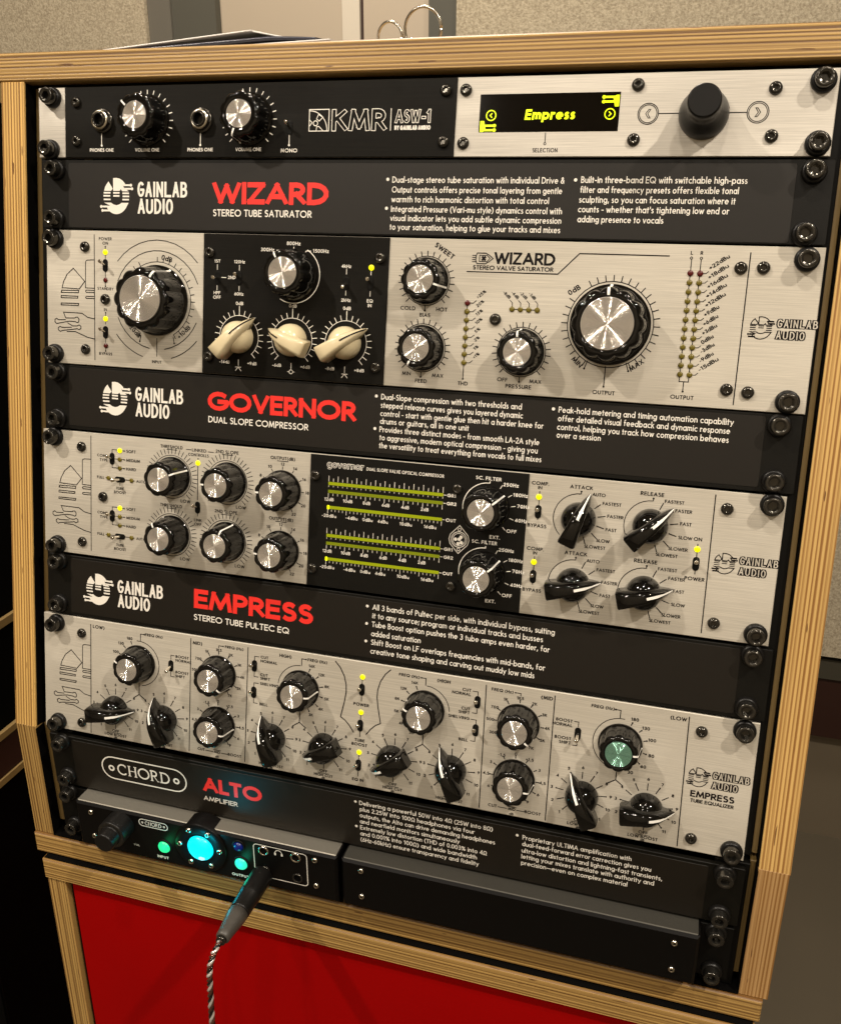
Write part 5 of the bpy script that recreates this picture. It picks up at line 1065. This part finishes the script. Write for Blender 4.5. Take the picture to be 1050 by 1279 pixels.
b_ = MB(); sheet(b_, pf(32, 148, lambda t: 4.0 + 8.6 * t), -17, 170, .9, .1, 1); pa.add('white_sheet', b_, M['paper'])
b_ = MB(); sheet(b_, pf(146, 186, lambda t: 12.6 - 7.5 * t), -16, 150, .9, .05, 1); pa.add('curled_sheet', b_, M['paper'])
kr = topthing('key_rings', 'two linked steel rings with small clips standing on the top board', 'key rings', 0, t0[0])
def ring3(R, r, c, ax, n=40, a0=0, a1=360):
    ax = Vector(ax).normalized(); e1 = ax.cross(Vector((0, 0, 1))).normalized(); e2 = ax.cross(e1).normalized(); c = Vector(c)
    return tube(MB(), [c + e1 * R * math.cos(R_(a0 + (a1 - a0) * i / n)) + e2 * R * math.sin(R_(a0 + (a1 - a0) * i / n)) for i in range(n + 1)], r, 8)
kr.add('large_ring', ring3(11.8, .9, (251.5 - 241.3 - 2.5, 8, 13.2), (.12, 1, .05)), M['steel'])
kr.add('small_ring', ring3(9.0, .9, (227 - 241.3 , 12, 9.4), (.3, 1, .12)), M['steel'])
for i, (x, y, zc, ax) in enumerate(((235, 9, 5.4, (1, .4, .3)), (238.5, 6, 5.6, (.8, -.5, .5)), (242, 10, 5.8, (.4, .6, .6)), (246, 7, 4.8, (.6, .3, .5)))): kr.add('clip', ring3(3.2, .8, (x - 241.3, y, zc), ax, 20), M['steel'])
kr.add('key_tag', tube(MB(), [(4, 6, 3.6), (7, 6, 4.2), (11, 7, 4.0), (14, 7, 3.6)], [1.6, 2.0, 1.8, 1.2], 10), M['steel'])
# ------------------------------------------------------------------ the room behind
def single(name, mb, mat, label=None, cat=None, kind=None, group=None):
    o = bpy.data.objects.new(name, mesh(name, mb, mat)); col.objects.link(o)
    if label: o['label'] = label
    if cat: o['category'] = cat
    if kind: o['kind'] = kind
    if group: o['group'] = group
    return o
def wb(x0, x1, y0, y1, z0, z1):
    b = MB(); b.v = [(x, y, z_) for z_ in (z0, z1) for (x, y) in ((x0, y0), (x1, y0), (x1, y1), (x0, y1))]; b.f = [(3, 2, 1, 0), (4, 5, 6, 7), (0, 1, 5, 4), (1, 2, 6, 5), (2, 3, 7, 6), (3, 0, 4, 7)]; return b
single('floor', wb(-3500, 3500, -3200, 1400, -50, 0), M['floor'], kind='structure')
single('wall', wb(-3500, 3500, 1345, 1400, 0, 2750), M['wallpaint'], kind='structure')
single('ceiling', wb(-3500, 3500, -3200, 1400, 2750, 2800), flat('pale_ceiling_paint', (.5, .46, .38), .9), kind='structure')
single('acoustic_panel', wb(-2300, -896, 1290, 1344, 470, 2300), M['fabric'], 'speckled oatmeal acoustic panel on the wall left of the charcoal door frame', 'acoustic panel', group='acoustic wall panels')
single('acoustic_panel', wb(-272, 1900, 1290, 1344, 468, 2300), M['fabric'], 'speckled oatmeal acoustic panel filling the wall right of the door and key rings', 'acoustic panel', group='acoustic wall panels')
for bx in ((-3500, 3500, -3255, -3200, 0, 2750), (-3555, -3500, -3200, 1400, 0, 2750), (3500, 3555, -3200, 1400, 0, 2750)): single('wall', wb(*bx), M['farwall'], kind='structure')
dr = Unit('door', 'beige flush door with a pale strip, between charcoal frame posts behind the rack', 'door', IDN, -520, 0, 0)
def dpart(name, bx, m): dr.add(name, wb(*bx), M[m])
dpart('frame_post', (-895, -846, 1300, 1344, 0, 2200), 'greyframe2'); dpart('frame_post', (-845.5, -752, 1306, 1344, 0, 2200), 'greyframe'); dpart('door_leaf', (-751.5, -500, 1326, 1344, 0, 2200), 'door')
dpart('pale_trim', (-499.5, -465, 1322, 1344, 0, 2200), 'doorlight'); dpart('shadow_gap', (-464.5, -459, 1330, 1344, 0, 2200), 'skirt'); dpart('door_leaf', (-458.5, -328, 1326, 1344, 0, 2200), 'door'); dpart('frame_post', (-327.5, -273, 1306, 1344, 0, 2200), 'greyframe')
single('shadow_ledge', wb(-200, 1900, 1308, 1344, 408, 452), flat('dark_grey_ledge', (.05, .045, .03), .6), 'thin dark grey ledge directly under the acoustic panel at right', 'ledge')
single('skirting_board', wb(-200, 1900, 1318, 1344, 266, 407), M['skirt'], 'dark red-brown boarding low on the wall under the acoustic panel at right', 'boarding')
nb = Unit('side_desk', 'dark desk side with thin plywood edges and red strip, barely lit at the far left', 'desk', IDN, -600, 0, 0)
nb.add('side', wb(-1100, -442, 90, 900, 0, 1440), M['void'])
nb.add('top_edge', wb(-1100, -438, 80, 900, 1441, 1462), M['batten'])
for zz_, h_ in ((962, 8), (849, 7), (801, 7)): nb.add('plywood_edge', wb(-441.5, -437, 92, 880, zz_, zz_ + h_), M['batten'])
nb.add('red_strip', wb(-441.5, -439, 92, 880, 809, 848), flat('maroon_strip', (.03, .003, .002), .6)); nb.add('red_side', wb(-441.5, -439.5, 92, 880, 300, 800), flat('dark_maroon_panel', (.002, .0005, .0004), .8, spec=.03))
